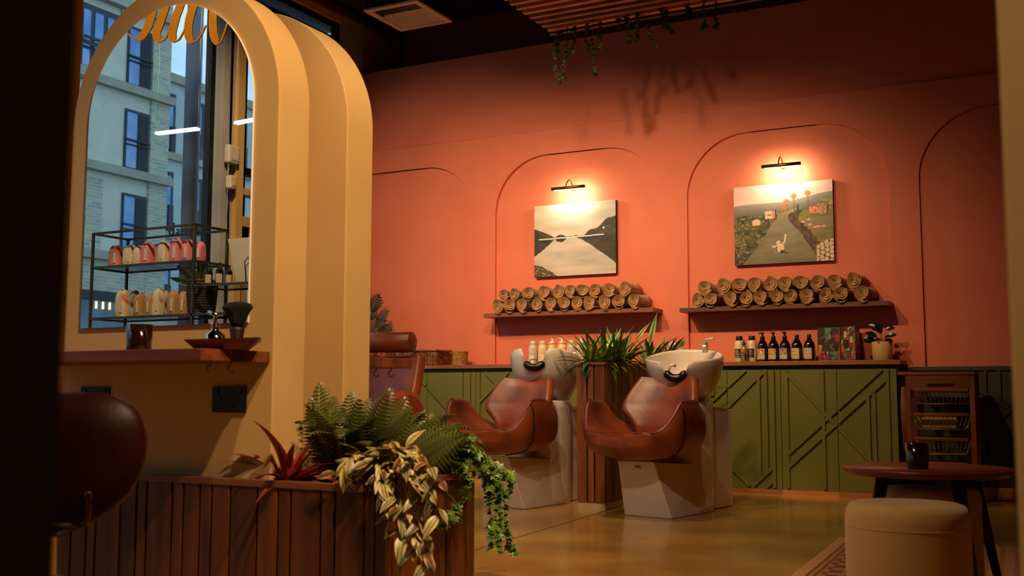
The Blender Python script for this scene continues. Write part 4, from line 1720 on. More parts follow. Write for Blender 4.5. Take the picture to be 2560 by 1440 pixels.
bxc = wx_(1150, 7.69)
m = MB()
for k in range(11):
    rr = .056+.008*k/10
    m.tube([(bxc+rr*math.cos(2*math.pi*i/28), 7.69+rr*math.sin(2*math.pi*i/28), ZT+.006+k*.0105) for i in range(29)], .0062, 5, False)
m.lathe([(.05, 0), (.052, .11), (.045, .11), (.044, .01), (.001, .01)], 24, (bxc, 7.69, ZT))
m.build('coiled_body', paint('seagrass', S(190, 140, 66), S(140, 94, 36), 40, .4, 90, rough=.75), sb, True)

# ================================================================== PLANTS


def leaf_mesh(name, L, W, bend, m, n=9, fold=.25, tip=1.6, base=.55, curl=0, wave=0):
    """blade along +Y, width along X, bending down towards the tip"""
    vs = []
    for i in range(n+1):
        t = i/n
        a = bend*t
        y = L*(math.sin(a)/bend if abs(bend) > 1e-3 else t)
        z = -L*((1-math.cos(a))/bend if abs(bend) > 1e-3 else 0)
        w = W*.5*(min(1, (t/.35)**base if t < .35 else 1))*(1-max(0, (t-.35)/.65)**tip)
        if i == 0:
            w = W*.09
        for s in (-1, -.5, 0, .5, 1):
            vs.append((s*w, y, z+abs(s)*w*fold+wave*w*math.sin(t*17+s*2)*abs(s)))
    fs = [(i*5+j, i*5+j+1, (i+1)*5+j+1, (i+1)*5+j) for i in range(n) for j in range(4)]
    return MB().add(vs, fs).mesh(name, m, True)


def rdir(rg, el0, el1, az0=0, az1=360):
    a, e = R(rg.uniform(az0, az1)), R(rg.uniform(el0, el1))
    return Vector((math.cos(a)*math.cos(e), math.sin(a)*math.cos(e), math.sin(e)))


# --- striped dracaena / spider plants in the narrow planter
STRIP = leafmat('lime_edged_leaf', S(180, 190, 74), S(68, 104, 36), .15, .30, noise=.06)
DM = [leaf_mesh('strap_leaf', L, W, b, STRIP, 10, .35, 1.5, .7) for L, W, b in ((.24, .042, .5), (.30, .044, .9), (.24, .042, 1.3), (.33, .038, .7), (.20, .040, 1.9), (.26, .046, .25))]
rg = random.Random(21)
for k, (px, y0) in enumerate([(1470, 6.12), (1500, 6.20), (1530, 6.38), (1570, 6.62), (1610, 6.92), (1480, 6.30), (1640, 7.12), (1670, 7.34)]):
    q = Vector((rg.uniform(cx0+.04, cx1-.04), y0, cz-.025))
    lb = ['spiky lime edged plant at the front corner of the narrow planter', 'spiky lime edged plant just behind the front one in the narrow planter', 'spiky lime edged plant in the front half of the narrow planter', 'spiky lime edged plant in the middle of the narrow planter', 'spiky lime edged plant at the back of the narrow planter by the worktop', 'low spiky lime edged plant leaning to the left basin', 'spiky lime edged plant near the worktop behind the right basin', 'spiky lime edged plant reaching to the tissue box'][k]
    t = thing('striped_leaf_plant', lb, 'plant', q)
    for i in range(34):
        inner = i < 12
        d = rdir(rg, 55, 88) if inner else rdir(rg, 12, 55)
        s = rg.uniform(.75, 1.1)
        me = DM[rg.choice((0, 3, 5)) if inner else rg.choice((1, 2, 4, 0))]
        inst('leaf', me, frame(q+Vector((rg.uniform(-.012, .012), rg.uniform(-.012, .012), 0)), d, (0, 0, 1), s), t)
# two long blades that stand clear of the rest
for px, py, px1, py1 in ((1625, 860, 1640, 778), (1590, 850, 1625, 803)):
    a, b = onY(px, py, 6.75), onY(px1, py1, 6.75)
    inst('leaf', DM[5], frame(a, b-a, (0, -1, .2), (b-a).length/.26), t)

# --- foreground planter: fern, red bromeliad, variegated trailing plant, ivy
FERN = leafmat('fern_green', S(96, 100, 26), S(70, 80, 18), .1, .4, noise=.1)


def frond_mesh(name, L, W, bend, m, n=26):
    mb = MB()
    P, T = [], []
    for i in range(n+1):
        t = i/n
        a = bend*t*t
        if i == 0:
            P.append(Vector((0, 0, 0)))
        else:
            P.append(P[-1]+Vector((0, math.cos(a), -math.sin(a)))*(L/n))
    mb.tube(P, [.0022*(1-.8*i/n) for i in range(n+1)], 4)
    for i in range(2, n):
        t = i/n
        w = W*.5*(math.sin(math.pi*min(1, t*.9+.10))**.8)*(1 if t > .12 else t/.12)
        d = (P[i+1]-P[i]).normalized()
        up = Vector((1, 0, 0)).cross(d)
        hw = L/n*.47
        for s in (-1, 1):
            o = P[i]
            tipv = o+Vector((s*w, 0, 0))+d*w*.28-up*w*.22*(.3+t)
            m1 = o+(tipv-o)*.45+d*hw+up*.004
            m0 = o+(tipv-o)*.45-d*hw*.8+up*.004
            b0, b1 = o-d*hw*.7, o+d*hw*.7
            mb.add([b0, m0, tipv, m1, b1], [(0, 1, 2, 3, 4)])
    return mb.mesh(name, m, False)


FR = [frond_mesh('fern_frond', L, W, b, FERN) for L, W, b in ((.33, .13, 1.0), (.38, .14, 1.5), (.28, .125, .6), (.42, .13, 1.9))]
rg = random.Random(5)


def soilpt(px, y):
    x = onY(px, 1190, y).x
    return Vector((x, y, PZ1-.035))


fern_specs = [((-2.16, 2.95), 'broad dark green fern in the middle of the slatted planter', 34, 10, 82), ((-2.06, 3.16), 'dark green fern at the back of the slatted planter by the arched screen', 26, 15, 80), ((-2.24, 3.05), 'bushy dark green fern close to the arched screens', 22, 30, 85), ((-2.02, 2.99), 'spreading fern whose fronds reach over the ivy at the planter end', 20, 0, 55)]
for (x, y), lb, nfr, e0, e1 in fern_specs:
    q = Vector((x, y, PZ1-.035))
    t = thing('potted_fern', lb, 'plant', q)
    for i in range(nfr):
        d = rdir(rg, e0, e1)
        if d.x < -.1:
            d.x *= .3
            if d.y < 0:
                d.y *= -.4
            d.z += .3
        inst('frond', FR[i % 4], frame(q+Vector((rg.uniform(-.02, .02), rg.uniform(-.02, .02), 0)), d, (0, 0, 1), rg.uniform(.72, 1.0), rg.uniform(-.5, .5)), t)
# extra upright fronds following the outline of the photograph
t = thing('potted_fern', 'tall upright fern rising against the arched screen edge', 'plant', (-2.2, 3.0, PZ1-.035))
for (px, py, dx, dy_) in [(760, 960, 0, 2.95), (850, 975, 0, 3.0), (955, 965, 0, 3.02), (1000, 985, 0, 3.05), (800, 985, 0, 3.04), (1010, 1020, 0, 2.98), (900, 985, 0, 3.08), (1090, 1050, 0, 3.0), (1130, 1080, 0, 2.95), (1060, 1020, 0, 3.1), (1120, 1120, 0, 2.85), (740, 1010, 0, 2.9), (985, 1060, 0, 2.82), (860, 1030, 0, 2.82), (930, 1010, 0, 2.85)]:
    tip = onY(px, py, dy_)
    b = Vector((-2.2+(tip.x+2.2)*.35, 3.0, PZ1-.035))
    inst('frond', FR[2], frame(b, tip-b+Vector((0, 0, .05)), (0, -1, .3), (tip-b).length/.27), t)

REDL = leafmat('red_green_leaf', S(200, 82, 62), S(120, 44, 30), .15, .42, noise=.12)
RM = [leaf_mesh('red_leaf', L, W, b, REDL, 9, .5, 1.3, .8) for L, W, b in ((.19, .036, .5), (.22, .034, .9), (.16, .042, .4))]
q = soilpt(722, 2.80)
t = thing('red_bromeliad', 'spiky red and green bromeliad beside the fern against the cream screen', 'plant', q)
rg = random.Random(9)
for i in range(30):
    d = rdir(rg, 8, 80)
    inst('leaf', RM[i % 3], frame(q+Vector((rg.uniform(-.01, .01), rg.uniform(-.01, .01), .01)), d, (0, 0, 1), rg.uniform(.8, 1.1)), t)
for px, py in ((600, 1112), (628, 1100), (695, 1035), (850, 1150), (640, 1165)):
    tip = onY(px, py, 2.74)
    inst('leaf', RM[1], frame(q, tip-q+Vector((0, 0, .03)), (0, 0, 1), (tip-q).length/.185), t)

VAR = leafmat('cream_striped_leaf', S(220, 200, 136), S(84, 102, 28), .16, .27, noise=.12, mid2=S(196, 180, 108))
VARP = leafmat('pink_striped_leaf', S(206, 150, 96), S(104, 84, 32), .2, .34, noise=.10)
VM = [leaf_mesh('oval_leaf', L, W, b, mm_, 8, .22, 2.0, .6) for L, W, b, mm_ in ((.074, .027, .5, VAR), (.082, .031, .9, VAR), (.066, .026, .3, VARP), (.072, .029, .7, VAR))]
rg = random.Random(31)


def trailing(t, path, meshes, step, s0, s1, stem_r, stem_m, spread=1.0, droop=.5, nmax=400):
    """a stem along path with alternate leaves, each leaf an object of its own"""
    MB().tube(path, stem_r, 5).build('stem', stem_m, t, True)
    acc = 0
    k = 0
    for a, b in zip(path, path[1:]):
        d = (b-a)
        L = d.length
        if L < 1e-6:
            continue
        d.normalize()
        while acc < L:
            p = a+d*acc
            side = Vector((rg.uniform(-1, 1), rg.uniform(-1, .35), rg.uniform(-.2, .6))).normalized()
            dr = (d*.45+side*spread+Vector((0, 0, -droop))).normalized()
            inst('leaf', rg.choice(meshes), frame(p, dr, (side*.6+Vector((.2, -.6, .7))), rg.uniform(s0, s1), rg.uniform(-.5, .5)), t)
            acc += step*rg.uniform(.7, 1.3)
        acc -= L


def poly(pts, n=6):
    out = []
    P = [pts[0]]+list(pts)+[pts[-1]]
    for i in range(1, len(P)-2):
        p0, p1, p2, p3 = P[i-1], P[i], P[i+1], P[i+2]
        for k in range(n):
            u = k/n
            out.append(.5*((2*p1)+(p2-p0)*u+(2*p0-5*p1+4*p2-p3)*u*u+(3*p1-p0-3*p2+p3)*u**3))
    out.append(pts[-1])
    return out


VSTEM = paint('vine_stem', S(110, 92, 40), None, 8, rough=.6)
q = Vector((-2.0, 2.80, PZ1-.03))
t = thing('trailing_spiderwort', 'cream striped trailing plant spilling over the front corner of the slatted planter', 'plant', q)
YFv = PY0-.03
for pts in [[(960, 1150), (985, 1200), (1000, 1290), (1010, 1340), (1060, 1410)], [(930, 1140), (960, 1180), (975, 1260), (1000, 1330)], [(1000, 1150), (1040, 1210), (1050, 1300), (1075, 1420)],
            [(900, 1130), (860, 1165), (830, 1190)], [(980, 1140), (1020, 1180), (1080, 1230), (1100, 1300)], [(950, 1120), (930, 1150), (890, 1170)], [(1010, 1120), (1060, 1150), (1105, 1210)], [(990, 1160), (1010, 1240), (1030, 1300), (1040, 1390)], [(970, 1110), (1000, 1135), (1040, 1165)], [(940, 1150), (955, 1200), (960, 1230)]]:
    path = [q+Vector((rg.uniform(-.05, .04), rg.uniform(-.05, .05), 0))]
    for i, (px, py) in enumerate(pts):
        yy = YFv-.01+.09*(1 if i == 0 else .25 if i == 1 else 0)
        path.append(onY(px, py, yy+rg.uniform(-.012, .012)))
    trailing(t, poly(path), VM, .0165, .8, 1.2, .0018, VSTEM, .8, .35)

IVY = leafmat('ivy_green', S(150, 166, 52), S(84, 124, 32), .2, .42, noise=.2)


def ivy_mesh(name, s, m):
    o = [(0, 0), (.35, -.12), (.5, .12), (.30, .35), (.38, .62), (.12, .62), (0, 1.0), (-.12, .62), (-.38, .62), (-.30, .35), (-.5, .12), (-.35, -.12)]
    vs = [(x*s, y*s, -.18*s*(abs(x)+.4*y*y)) for x, y in o]+[(0, .38*s, .04*s)]
    return MB().add(vs, [(i, (i+1) % 12, 12) for i in range(12)]).mesh(name, m, True)


IM = [ivy_mesh('ivy_leaf', .032, IVY), ivy_mesh('ivy_leaf', .026, IVY), ivy_mesh('ivy_leaf', .040, IVY)]
q = Vector((-1.97, 3.25, PZ1-.03))
t = thing('trailing_ivy', 'fresh green ivy cascading from the end of the slatted planter', 'plant', q)
XV = PX1+.03
for pts in [[(1120, 1090), (1180, 1130), (1240, 1190), (1262, 1260), (1265, 1330), (1285, 1385)], [(1140, 1100), (1210, 1150), (1235, 1230), (1240, 1310), (1250, 1380)], [(1150, 1110), (1220, 1170), (1250, 1250), (1245, 1340)],
            [(1130, 1120), (1170, 1180), (1155, 1260), (1100, 1320)], [(1110, 1100), (1160, 1110), (1230, 1160), (1290, 1205)], [(1160, 1120), (1200, 1150), (1260, 1180), (1280, 1230)], [(1120, 1080), (1150, 1090), (1170, 1105)], [(1100, 1110), (1140, 1150), (1180, 1200)], [(1180, 1140), (1215, 1200), (1225, 1270), (1232, 1375)], [(1130, 1110), (1190, 1150), (1225, 1190), (1250, 1210)]]:
    path = [q+Vector((rg.uniform(-.03, .03), rg.uniform(-.08, .04), 0))]
    for i, (px, py) in enumerate(pts):
        path.append(onX(px, py, XV-.05*(1 if i == 0 else 0)+rg.uniform(-.012, .012)))
    trailing(t, poly(path), IM, .0115, .8, 1.3, .0014, VSTEM, .9, .25)

# --- small plant in a pale pot on the counter
POT = paint('pale_speckled_pot', S(206, 170, 112), S(190, 152, 92), 8, .05, 60, rough=.6)
GLOSSY = leafmat('glossy_dark_leaf', S(30, 44, 16), S(22, 40, 14), .1, .4, rough=.25, noise=.1)
GM = [leaf_mesh('round_leaf', L, W, b, GLOSSY, 8, .15, 2.2, .5) for L, W, b in ((.068, .036, .6), (.055, .030, .9), (.078, .040, .3))]
pxc = wx_(2206, 7.69)
t = thing('potted_plant', 'small dark leaved plant in a pale straight pot at the end of the worktop', 'plant', (pxc, 7.69, ZT))
MB().lathe([(.060, 0), (.064, .004), (.068, .125), (.065, .128), (.060, .122), (.060, .10)], 32, (pxc, 7.69, ZT)).build('pot', POT, t, True)
MB().lathe([(.058, .09), (.058, .112), (.001, .114)], 24, (pxc, 7.69, ZT)).build('soil', SOIL, t, True)
rg = random.Random(3)
for (dx, dz, dd) in ((-.05, .03, (-1, -.3, .2)), (-.03, .05, (-.7, -.5, .3)), (.0, .07, (-.3, -.6, .8)), (.02, .04, (.3, -.8, .2)), (.04, .05, (.9, -.3, .3)), (-.01, .09, (-.8, -.1, .5)), (.03, .095, (.9, -.2, .35)), (.0, .03, (-.2, -.9, .0)), (-.04, .02, (-.9, .2, .1)), (.02, .02, (.6, -.6, .0))):
    b = Vector((pxc+dx*.3, 7.69, ZT+.11))
    e = Vector((pxc+dx, 7.68, ZT+.115+dz))
    MB().tube([b, (b+e)/2+Vector((0, 0, .01)), e], .002, 5).build('stalk', VSTEM, t, True)
    inst('leaf', rg.choice(GM), frame(e, dd, (0, -1, .5), 1.15), t)

# --- big split-leaf plant by the window end of the counter
MONG = leafmat('deep_green_leaf', S(44, 66, 16), S(28, 52, 12), .05, .3, rough=.6, noise=.1)


def split_leaf(name, L, W, m):
    mb = MB()
    n = 7
    for i in range(n):
        t = (i+.3)/n
        y = L*(.08+.82*t)
        w = W*.5*math.sin(math.pi*(.18+.74*t))
        for s in (-1, 1):
            a = R(48-34*t)
            tip = Vector((s*w*math.cos(a*.6), y+w*math.sin(a)*.7+L*.06, -.16*w-.10*L*t*t))
            b0, b1 = Vector((0, y-L*.045, -.10*L*t*t)), Vector((0, y+L*.055, -.10*L*t*t))
            m0 = b0+(tip-b0)*.6+Vector((0, -L*.030, .01))
            m1 = b1+(tip-b1)*.6+Vector((0, L*.03, .01))
            mb.add([b0, m0, tip, m1, b1], [(0, 1, 2, 3, 4)])
    tp = -.10*L
    mb.add([(-.02, L*.86, tp*.8), (.02, L*.86, tp*.8), (0, L*1.05, tp*1.3)], [(0, 1, 2)])
    return mb.mesh(name, m, False)


SM = [split_leaf('split_leaf', .30, .26, MONG), split_leaf('split_leaf', .24, .20, MONG)]
q = Vector((onY(905, 900, 7.62).x, 7.66, ZT))
t = thing('split_leaf_plant', 'tall split leaf plant on the worktop behind the barber chair', 'plant', q)
MB().lathe([(.075, 0), (.085, .006), (.095, .15), (.09, .155), (.085, .15), (.08, .12), (.001, .118)], 28, q).build('pot', paint('terracotta_pot', S(150, 80, 52), None, 6, rough=.8), t, True)
for px, py, k in ((945, 735, 0), (968, 775, 0), (978, 822, 0), (962, 800, 1), (940, 770, 1), (900, 720, 0), (880, 780, 1), (955, 850, 1), (915, 740, 1)):
    tip = onY(px, py, 7.55)
    base = q+Vector((0, 0, .13))
    mid_ = base+(tip-base)*.45+Vector((0, 0, .10))
    MB().tube([base, base+(mid_-base)*.5+Vector((0, 0, .03)), mid_], .004, 6).build('stalk', paint('green_stalk', S(70, 84, 30), None, 5, rough=.5), t, True)
    inst('leaf', SM[k], frame(mid_, tip-mid_, (.3, -1, .5), max(.5, (tip-mid_).length/(.30 if k == 0 else .24))), t)

# ================================================================== CEILING: AIR VENT, PIPE, TIMBER RAFT WITH TRAILING VINES
VZ = 3.74
cs = [onZ(912, 29.9, VZ), onZ(1040.5, 0, VZ), onZ(1128, 54.4, VZ), onZ(1003.75, 80.6, VZ)]
vx0, vx1 = (cs[0].x+cs[3].x)/2, (cs[1].x+cs[2].x)/2
vy0, vy1 = (cs[0].y+cs[1].y)/2, (cs[2].y+cs[3].y)/2
VENT = paint('vent_cream_metal', S(250, 222, 178), None, 4, rough=.5)  # near-white paint stands in for light bounced up onto the grille
vt = thing('ceiling_vent', 'square cream metal air grille with angled slats hanging below the dark ceiling', 'vent', ((vx0+vx1)/2, (vy0+vy1)/2, VZ))
fw_ = .045
m = MB()
m.box(vx0, vx1, vy0, vy0+fw_, VZ, VZ+.015).box(vx0, vx1, vy1-fw_, vy1, VZ, VZ+.015).box(vx0, vx0+fw_, vy0+fw_, vy1-fw_, VZ, VZ+.015).box(vx1-fw_, vx1, vy0+fw_, vy1-fw_, VZ, VZ+.015)
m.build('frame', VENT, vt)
MB().box(vx0+.02, vx1-.02, vy0+.02, vy1-.02, VZ+.10, ZC-.001).build('duct', BLACK, vt)
MB().box(vx0+.02, vx0+.022, vy0+.02, vy1-.02, VZ+.015, VZ+.10).box(vx1-.022, vx1-.02, vy0+.02, vy1-.02, VZ+.015, VZ+.10).box(vx0+.02, vx1-.02, vy0+.02, vy0+.022, VZ+.015, VZ+.10).box(vx0+.02, vx1-.02, vy1-.022, vy1-.02, VZ+.015, VZ+.10).build('side', BLACK, vt)
ns = 13
for k in range(ns):
    y = vy0+fw_+(vy1-vy0-2*fw_)*(k+.5)/ns
    an = 25 if k < 5 else -42
    Mx = Matrix.Translation(((vx0+vx1)/2, y, VZ+.018)) @ Matrix.Rotation(R(an), 4, 'X')
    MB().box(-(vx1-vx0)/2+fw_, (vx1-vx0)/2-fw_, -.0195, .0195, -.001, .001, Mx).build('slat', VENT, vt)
q = onY(1003, 150, YB-.04)
tag(MB().tube([(q.x, YB-.04, 3.602), (q.x, YB-.04, ZC)], .02, 10).build('wall_pipe', BLACK, None, True), 'black vertical pipe on the dark wall below the air grille', 'pipe')

RZ = 3.30
a = onZ(1383, 92, RZ)
rx0, ry1 = a.x, onZ(1400, 82, RZ).y
raft = thing('timber_slat_raft', 'suspended ceiling raft of parallel timber slats in a black frame', 'ceiling raft', (rx0+1.6, ry1-.8, RZ))
RAFT = wood('raft_timber', S(206, 136, 70), S(156, 94, 44), 'x', 1, .5)  # timber colour lightened in place of bounced light from below
pitch = .098
for k in range(17):
    y = ry1-.07-k*pitch
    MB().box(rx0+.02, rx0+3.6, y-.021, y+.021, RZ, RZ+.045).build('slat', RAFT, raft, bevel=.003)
m = MB()
m.box(rx0, rx0+3.62, ry1-.02, ry1+.02, RZ-.005, RZ+.10)
m.box(rx0, rx0+3.62, ry1-1.75, ry1-1.71, RZ+.05, RZ+.10)
for x in (rx0+.06, rx0+1.2, rx0+2.4, rx0+3.5):
    m.box(x, x+.04, ry1-1.72, ry1, RZ+.046, RZ+.09)
m.build('frame', BLACK, raft)
m = MB()
for x in (rx0+.02, rx0+3.5):
    for y in (ry1, ry1-1.7):
        m.tube([(x, y, RZ+.08), (x, y, ZC)], .010, 6)
m.build('hanger', BLACK, raft)
VINE = leafmat('dark_vine_leaf', S(70, 80, 28), S(46, 62, 18), .2, .4, noise=.2)
HL = [ivy_mesh('vine_leaf', .040, VINE), ivy_mesh('vine_leaf', .030, VINE)]
rg = random.Random(77)


def hang_vine(strands, label, Yv):
    p0 = onY(*strands[0][0], Yv)
    t = thing('hanging_vine', label, 'plant', (p0.x, p0.y, RZ+.05))
    for st in strands:
        path = [onY(px, py, Yv+rg.uniform(-.03, .03)) for px, py in st]
        path[0] = Vector((path[0].x, path[0].y, RZ+.05))
        pp = poly(path, 5)
        MB().tube(pp, .0022, 4).build('stem', VSTEM, t)
        for i, p in enumerate(pp[1:], 1):
            for _ in range(2):
                dr = Vector((rg.uniform(-1, 1), rg.uniform(-1, .5), rg.uniform(-1.2, .1)))
                inst('leaf', rg.choice(HL), frame(p, dr, (0, -1, .4), rg.uniform(.7, 1.15)), t)


hang_vine([[(1395, 60), (1385, 120), (1390, 170), (1400, 203)], [(1420, 60), (1415, 110), (1410, 150), (1405, 190)], [(1440, 50), (1435, 90), (1432, 125)], [(1405, 60), (1398, 90), (1392, 130)]], 'longest trailing vine hanging from the near end of the timber raft', ry1-.08)
hang_vine([[(1480, 45), (1482, 110), (1485, 150), (1487, 185)], [(1495, 50), (1500, 90), (1500, 120)], [(1470, 50), (1466, 90), (1470, 125)]], 'narrow trailing vine hanging beside the longest one on the timber raft', ry1-.08)
hang_vine([[(1570, 20), (1568, 60), (1573, 105)], [(1590, 30), (1592, 70), (1590, 100)], [(1600, 20), (1625, 80), (1640, 115)], [(1550, 10), (1545, 40), (1550, 70)]], 'bushy vine hanging in the middle of the timber raft', ry1-.1)
hang_vine([[(1660, 20), (1670, 60), (1680, 80)], [(1650, 0), (1655, 40), (1662, 60)]], 'sparse vine with two short strands on the timber raft', ry1-.1)
hang_vine([[(1760, 10), (1762, 50), (1758, 72)], [(1785, 10), (1790, 45), (1790, 70)], [(1725, 0), (1722, 20), (1725, 30)]], 'short vine at the far end of the timber raft', ry1-.1)

# ================================================================== TROLLEY
TY = 7.26
TW = wood('acacia_wood', S(150, 82, 38), S(96, 46, 18), 'x', .9, .4)
TWZ = wood('acacia_upright', S(134, 70, 32), S(88, 40, 16), 'z', .9, .4)


def tq(zx, zy):
    return onY(2200+zx/3.692, 880+zy/3.692, TY)


x0, x1 = tq(160, 200).x, tq(875, 200).x
fx0 = tq(237, 400).x
zt = tq(400, 196).z
tl = thing('kitchen_trolley', 'brown wooden trolley with one drawer and wire baskets beside the green cabinets', 'trolley', ((x0+x1)/2, TY+.18, 0))
tdp = .36
MB().box(x0, x1, TY-.01, TY+tdp, zt-.012, zt+.008).build('top_board', TW, tl, bevel=.002)
for xa in (fx0, x1-.035):
    for ya in (TY, TY+tdp-.04):
        MB().box(xa, xa+.030, ya, ya+.035, .05, zt-.012).build('leg', TWZ, tl, bevel=.001)
for z in (.12, zt-.12):
    MB().box(fx0+.03, x1-.035, TY+tdp-.03, TY+tdp-.012, z, z+.05).build('rear_rail', TW, tl)
dz0, dz1 = tq(400, 340).z, tq(400, 213).z
dw = MB().box(tq(262, 300).x, tq(832, 300).x, TY-.004, TY+.018, dz0, dz1).build('drawer', TW, tl, bevel=.001)
MB().box(tq(430, 280).x, tq(670, 280).x, TY-.022, TY-.004, tq(400, 292).z, tq(400, 280).z).build('handle', TW, dw)
WIRE = paint('brass_wire', S(190, 150, 88), S(160, 122, 66), 6, 0, rough=.35, metal=.7)
for k, (ya, yb) in enumerate(((352, 478), (578, 712), (805, 945), (1030, 1150))):
    za, zb = tq(500, ya).z, tq(500, yb).z
    bk_ = MB()
    xa, xb = tq(290, ya).x, tq(832, ya).x
    ins = .035
    ybk = TY+tdp-.06
    top = [(xa, TY+.004, za), (xb, TY+.004, za), (xb, ybk, za), (xa, ybk, za), (xa, TY+.004, za)]
    bot = [(xa+ins, TY+.03, zb), (xb-ins, TY+.03, zb), (xb-ins, ybk-.02, zb), (xa+ins, ybk-.02, zb), (xa+ins, TY+.03, zb)]
    bk_.tube(top, .0035, 5).tube(bot, .0035, 5)
    for i in range(12):
        u = (i+.5)/12
        bk_.tube([(xa+(xb-xa)*u, TY+.004, za), (xa+ins+(xb-xa-2*ins)*u, TY+.03, zb), (xa+ins+(xb-xa-2*ins)*u, ybk-.02, zb), (xa+(xb-xa)*u, ybk, za)], .0022, 5)
    for i in range(5):
        u = (i+.5)/5
        y = TY+.03+(ybk-TY-.05)*u
        bk_.tube([(xa, y, za), (xa+ins, y, zb), (xb-ins, y, zb), (xb, y, za)], .0022, 5)
    b_ = bk_.build('wire_basket', WIRE, tl, True)
    MB().box(xa+.012, xb-.012, TY-.006, TY+.012, za-.008, za+.010).build('basket_rail', TW, b_, bevel=.002)
    if k == 1:
        tag(MB().box(xa+ins+.02, xb-ins-.05, TY+.05, ybk-.05, zb+.005, zb+.075).build('storage_box', paint('kraft_box', S(170, 130, 74), None, 5, rough=.8), None, bevel=.004), 'pale brown box lying in the second wire basket of the trolley', 'box')
# tool roll hanging on the trolley's side
hx = tq(205, 500).x
hg = thing('hanging_roll', 'brown leather roll hanging from a black hook on the trolley side', 'bag', (hx, TY+.08, tq(205, 910).z))
MB().tube([(hx, TY+.08, tq(205, 320).z), (hx+.004, TY+.08, tq(205, 500).z), (hx+.012, TY+.08, tq(205, 910).z)], [.014, .026, .024], 12).build('roll', paint('brown_roll_cloth', S(130, 78, 40), S(100, 56, 26), 10, .3, 60, rough=.8), hg, True)
MB().tube([(hx+.03, TY+.08, tq(205, 262).z), (hx, TY+.06, tq(205, 255).z), (hx-.012, TY+.05, tq(205, 285).z), (hx, TY+.08, tq(205, 320).z)], .005, 6).build('hook', BLACK, hg, True)
for xa in (fx0, x1-.035):
    for ya in (TY, TY+tdp-.04):
        MB().lathe([(.020, 0), (.024, .01), (.024, .04), (.012, .05)], 12, (xa+.015, ya+.017, 0)).build('castor', BLACK, tl, True)

# ================================================================== ROUND TABLE, STOOLS, RUG
tc_ = onW(2320, 1172, 3.62)
tcx, tcy, tz = tc_.x, tc_.y, .452
TBL = wood('dark_walnut_table', S(104, 44, 20), S(66, 26, 10), 'x', .8, .32)
tt = thing('round_side_table', 'round dark walnut coffee table with splayed tapered legs', 'table', (tcx, tcy, 0))
MB().lathe([(.255, -.024), (.272, -.012), (.275, -.004), (.272, 0), (.001, 0)], 56, (tcx, tcy, tz)).build('tabletop', TBL, tt, True)
for k in range(4):
    a = R(38+90*k)
    d = Vector((math.cos(a), math.sin(a), 0))
    MB().tube([Vector((tcx, tcy, tz-.02))+d*.165, Vector((tcx, tcy, 0))+d*.262], [.022, .012], 12).build('leg', DARKW, tt, True)
m = MB()
for k in range(2):
    a = R(38+90*k)
    d = Vector((math.cos(a), math.sin(a), 0))*.16
    m.bar(Vector((tcx, tcy, tz-.040))-d, Vector((tcx, tcy, tz-.040))+d, .03, .03)
m.build('apron', DARKW, tt)
q = onZ(2294, 1172, tz)
tumbler((q.x, q.y, tz), 'dark amber glass tumbler standing on the round coffee table', .085, .036)


def stool(cx, cy, h, r, label):
    t = thing('pouffe', label, 'stool', (cx, cy, 0))
    MB().lathe([(r-.012, .015), (r, .03), (r*1.004, h*.5), (r*1.002, h-.06), (r*.998, h-.04), (r*.975, h-.018), (r*.93, h-.005), (r*.85, h), (r*.5, h+.003), (.002, h+.004)], 56, (cx, cy, 0)).build('upholstery', VELVET, t, True)
    MB().tube([(cx+r*1.003*math.cos(2*math.pi*i/56), cy+r*1.003*math.sin(2*math.pi*i/56), h-.062) for i in range(57)], .0012, 6, False).build('seam', VELVET, t, True)
    MB().lathe([(r-.03, 0), (r-.03, .02)], 32, (cx, cy, 0)).build('foot_ring', BLACK, t, True)


c1 = onW(2267, 1300, 3.0)
stool(c1.x, c1.y, .395, .166, 'round cream velvet pouffe standing in front of the coffee table on the rug')
c2 = onW(2322, 1230, 3.68)
stool(c2.x, c2.y, .385, .166, 'round cream velvet pouffe tucked behind the coffee table')

# rug on the floor
RUGC = [S(196, 148, 96), S(120, 66, 36), S(166, 122, 70)]
e0, e1 = onZ(2100, 1348, 0), onZ(1985, 1440, 0)
du = (e1-e0).normalized()
dv = Vector((-du.y, du.x, 0))
if dv.x < 0:
    dv = -dv
Lr, Wr = 1.7, 1.15


def rugc(u, v):
    x = v*Wr
    if x < .05:
        return RUGC[0]
    if .052 < x < .062 or .080 < x < .086:
        return RUGC[1]
    if .095 < x < .16:
        return RUGC[1] if (int(x*400)+int(u*Lr*90)) % 2 else RUGC[2]
    if .18 < x < .19:
        return RUGC[1]
    if x > .2 and int(x*55) % 3 == 0:
        return S(150, 100, 58)
    return RUGC[2]


rugt = thing('woven_rug', 'pale woven rug with brown stripes and tassels under the pouffe', 'rug', e0+du*.8+dv*.5)


def rugp(u, v):
    p = e0+du*(u*Lr)+dv*(v*Wr)
    return (p.x, p.y, .006+.001*math.sin(u*40))


MB().grid(rugp, 90, 120, False, rugc).build('weave', painted('woven_wool', .95), rugt, True, solid=.008)
for k in range(22):
    p = e0+dv*(Wr*(k+.2)/22)
    MB().tube([p+Vector((0, 0, .008)), p-du*.03+dv*rnd.uniform(-.01, .01)+Vector((0, 0, .008)), p-du*.055+dv*rnd.uniform(-.02, .02)+Vector((0, 0, .006))], [.006, .005, .003], 6).build('tassel', paint('wool_tassel', S(190, 146, 96), None, 20, rough=.95), rugt, True)

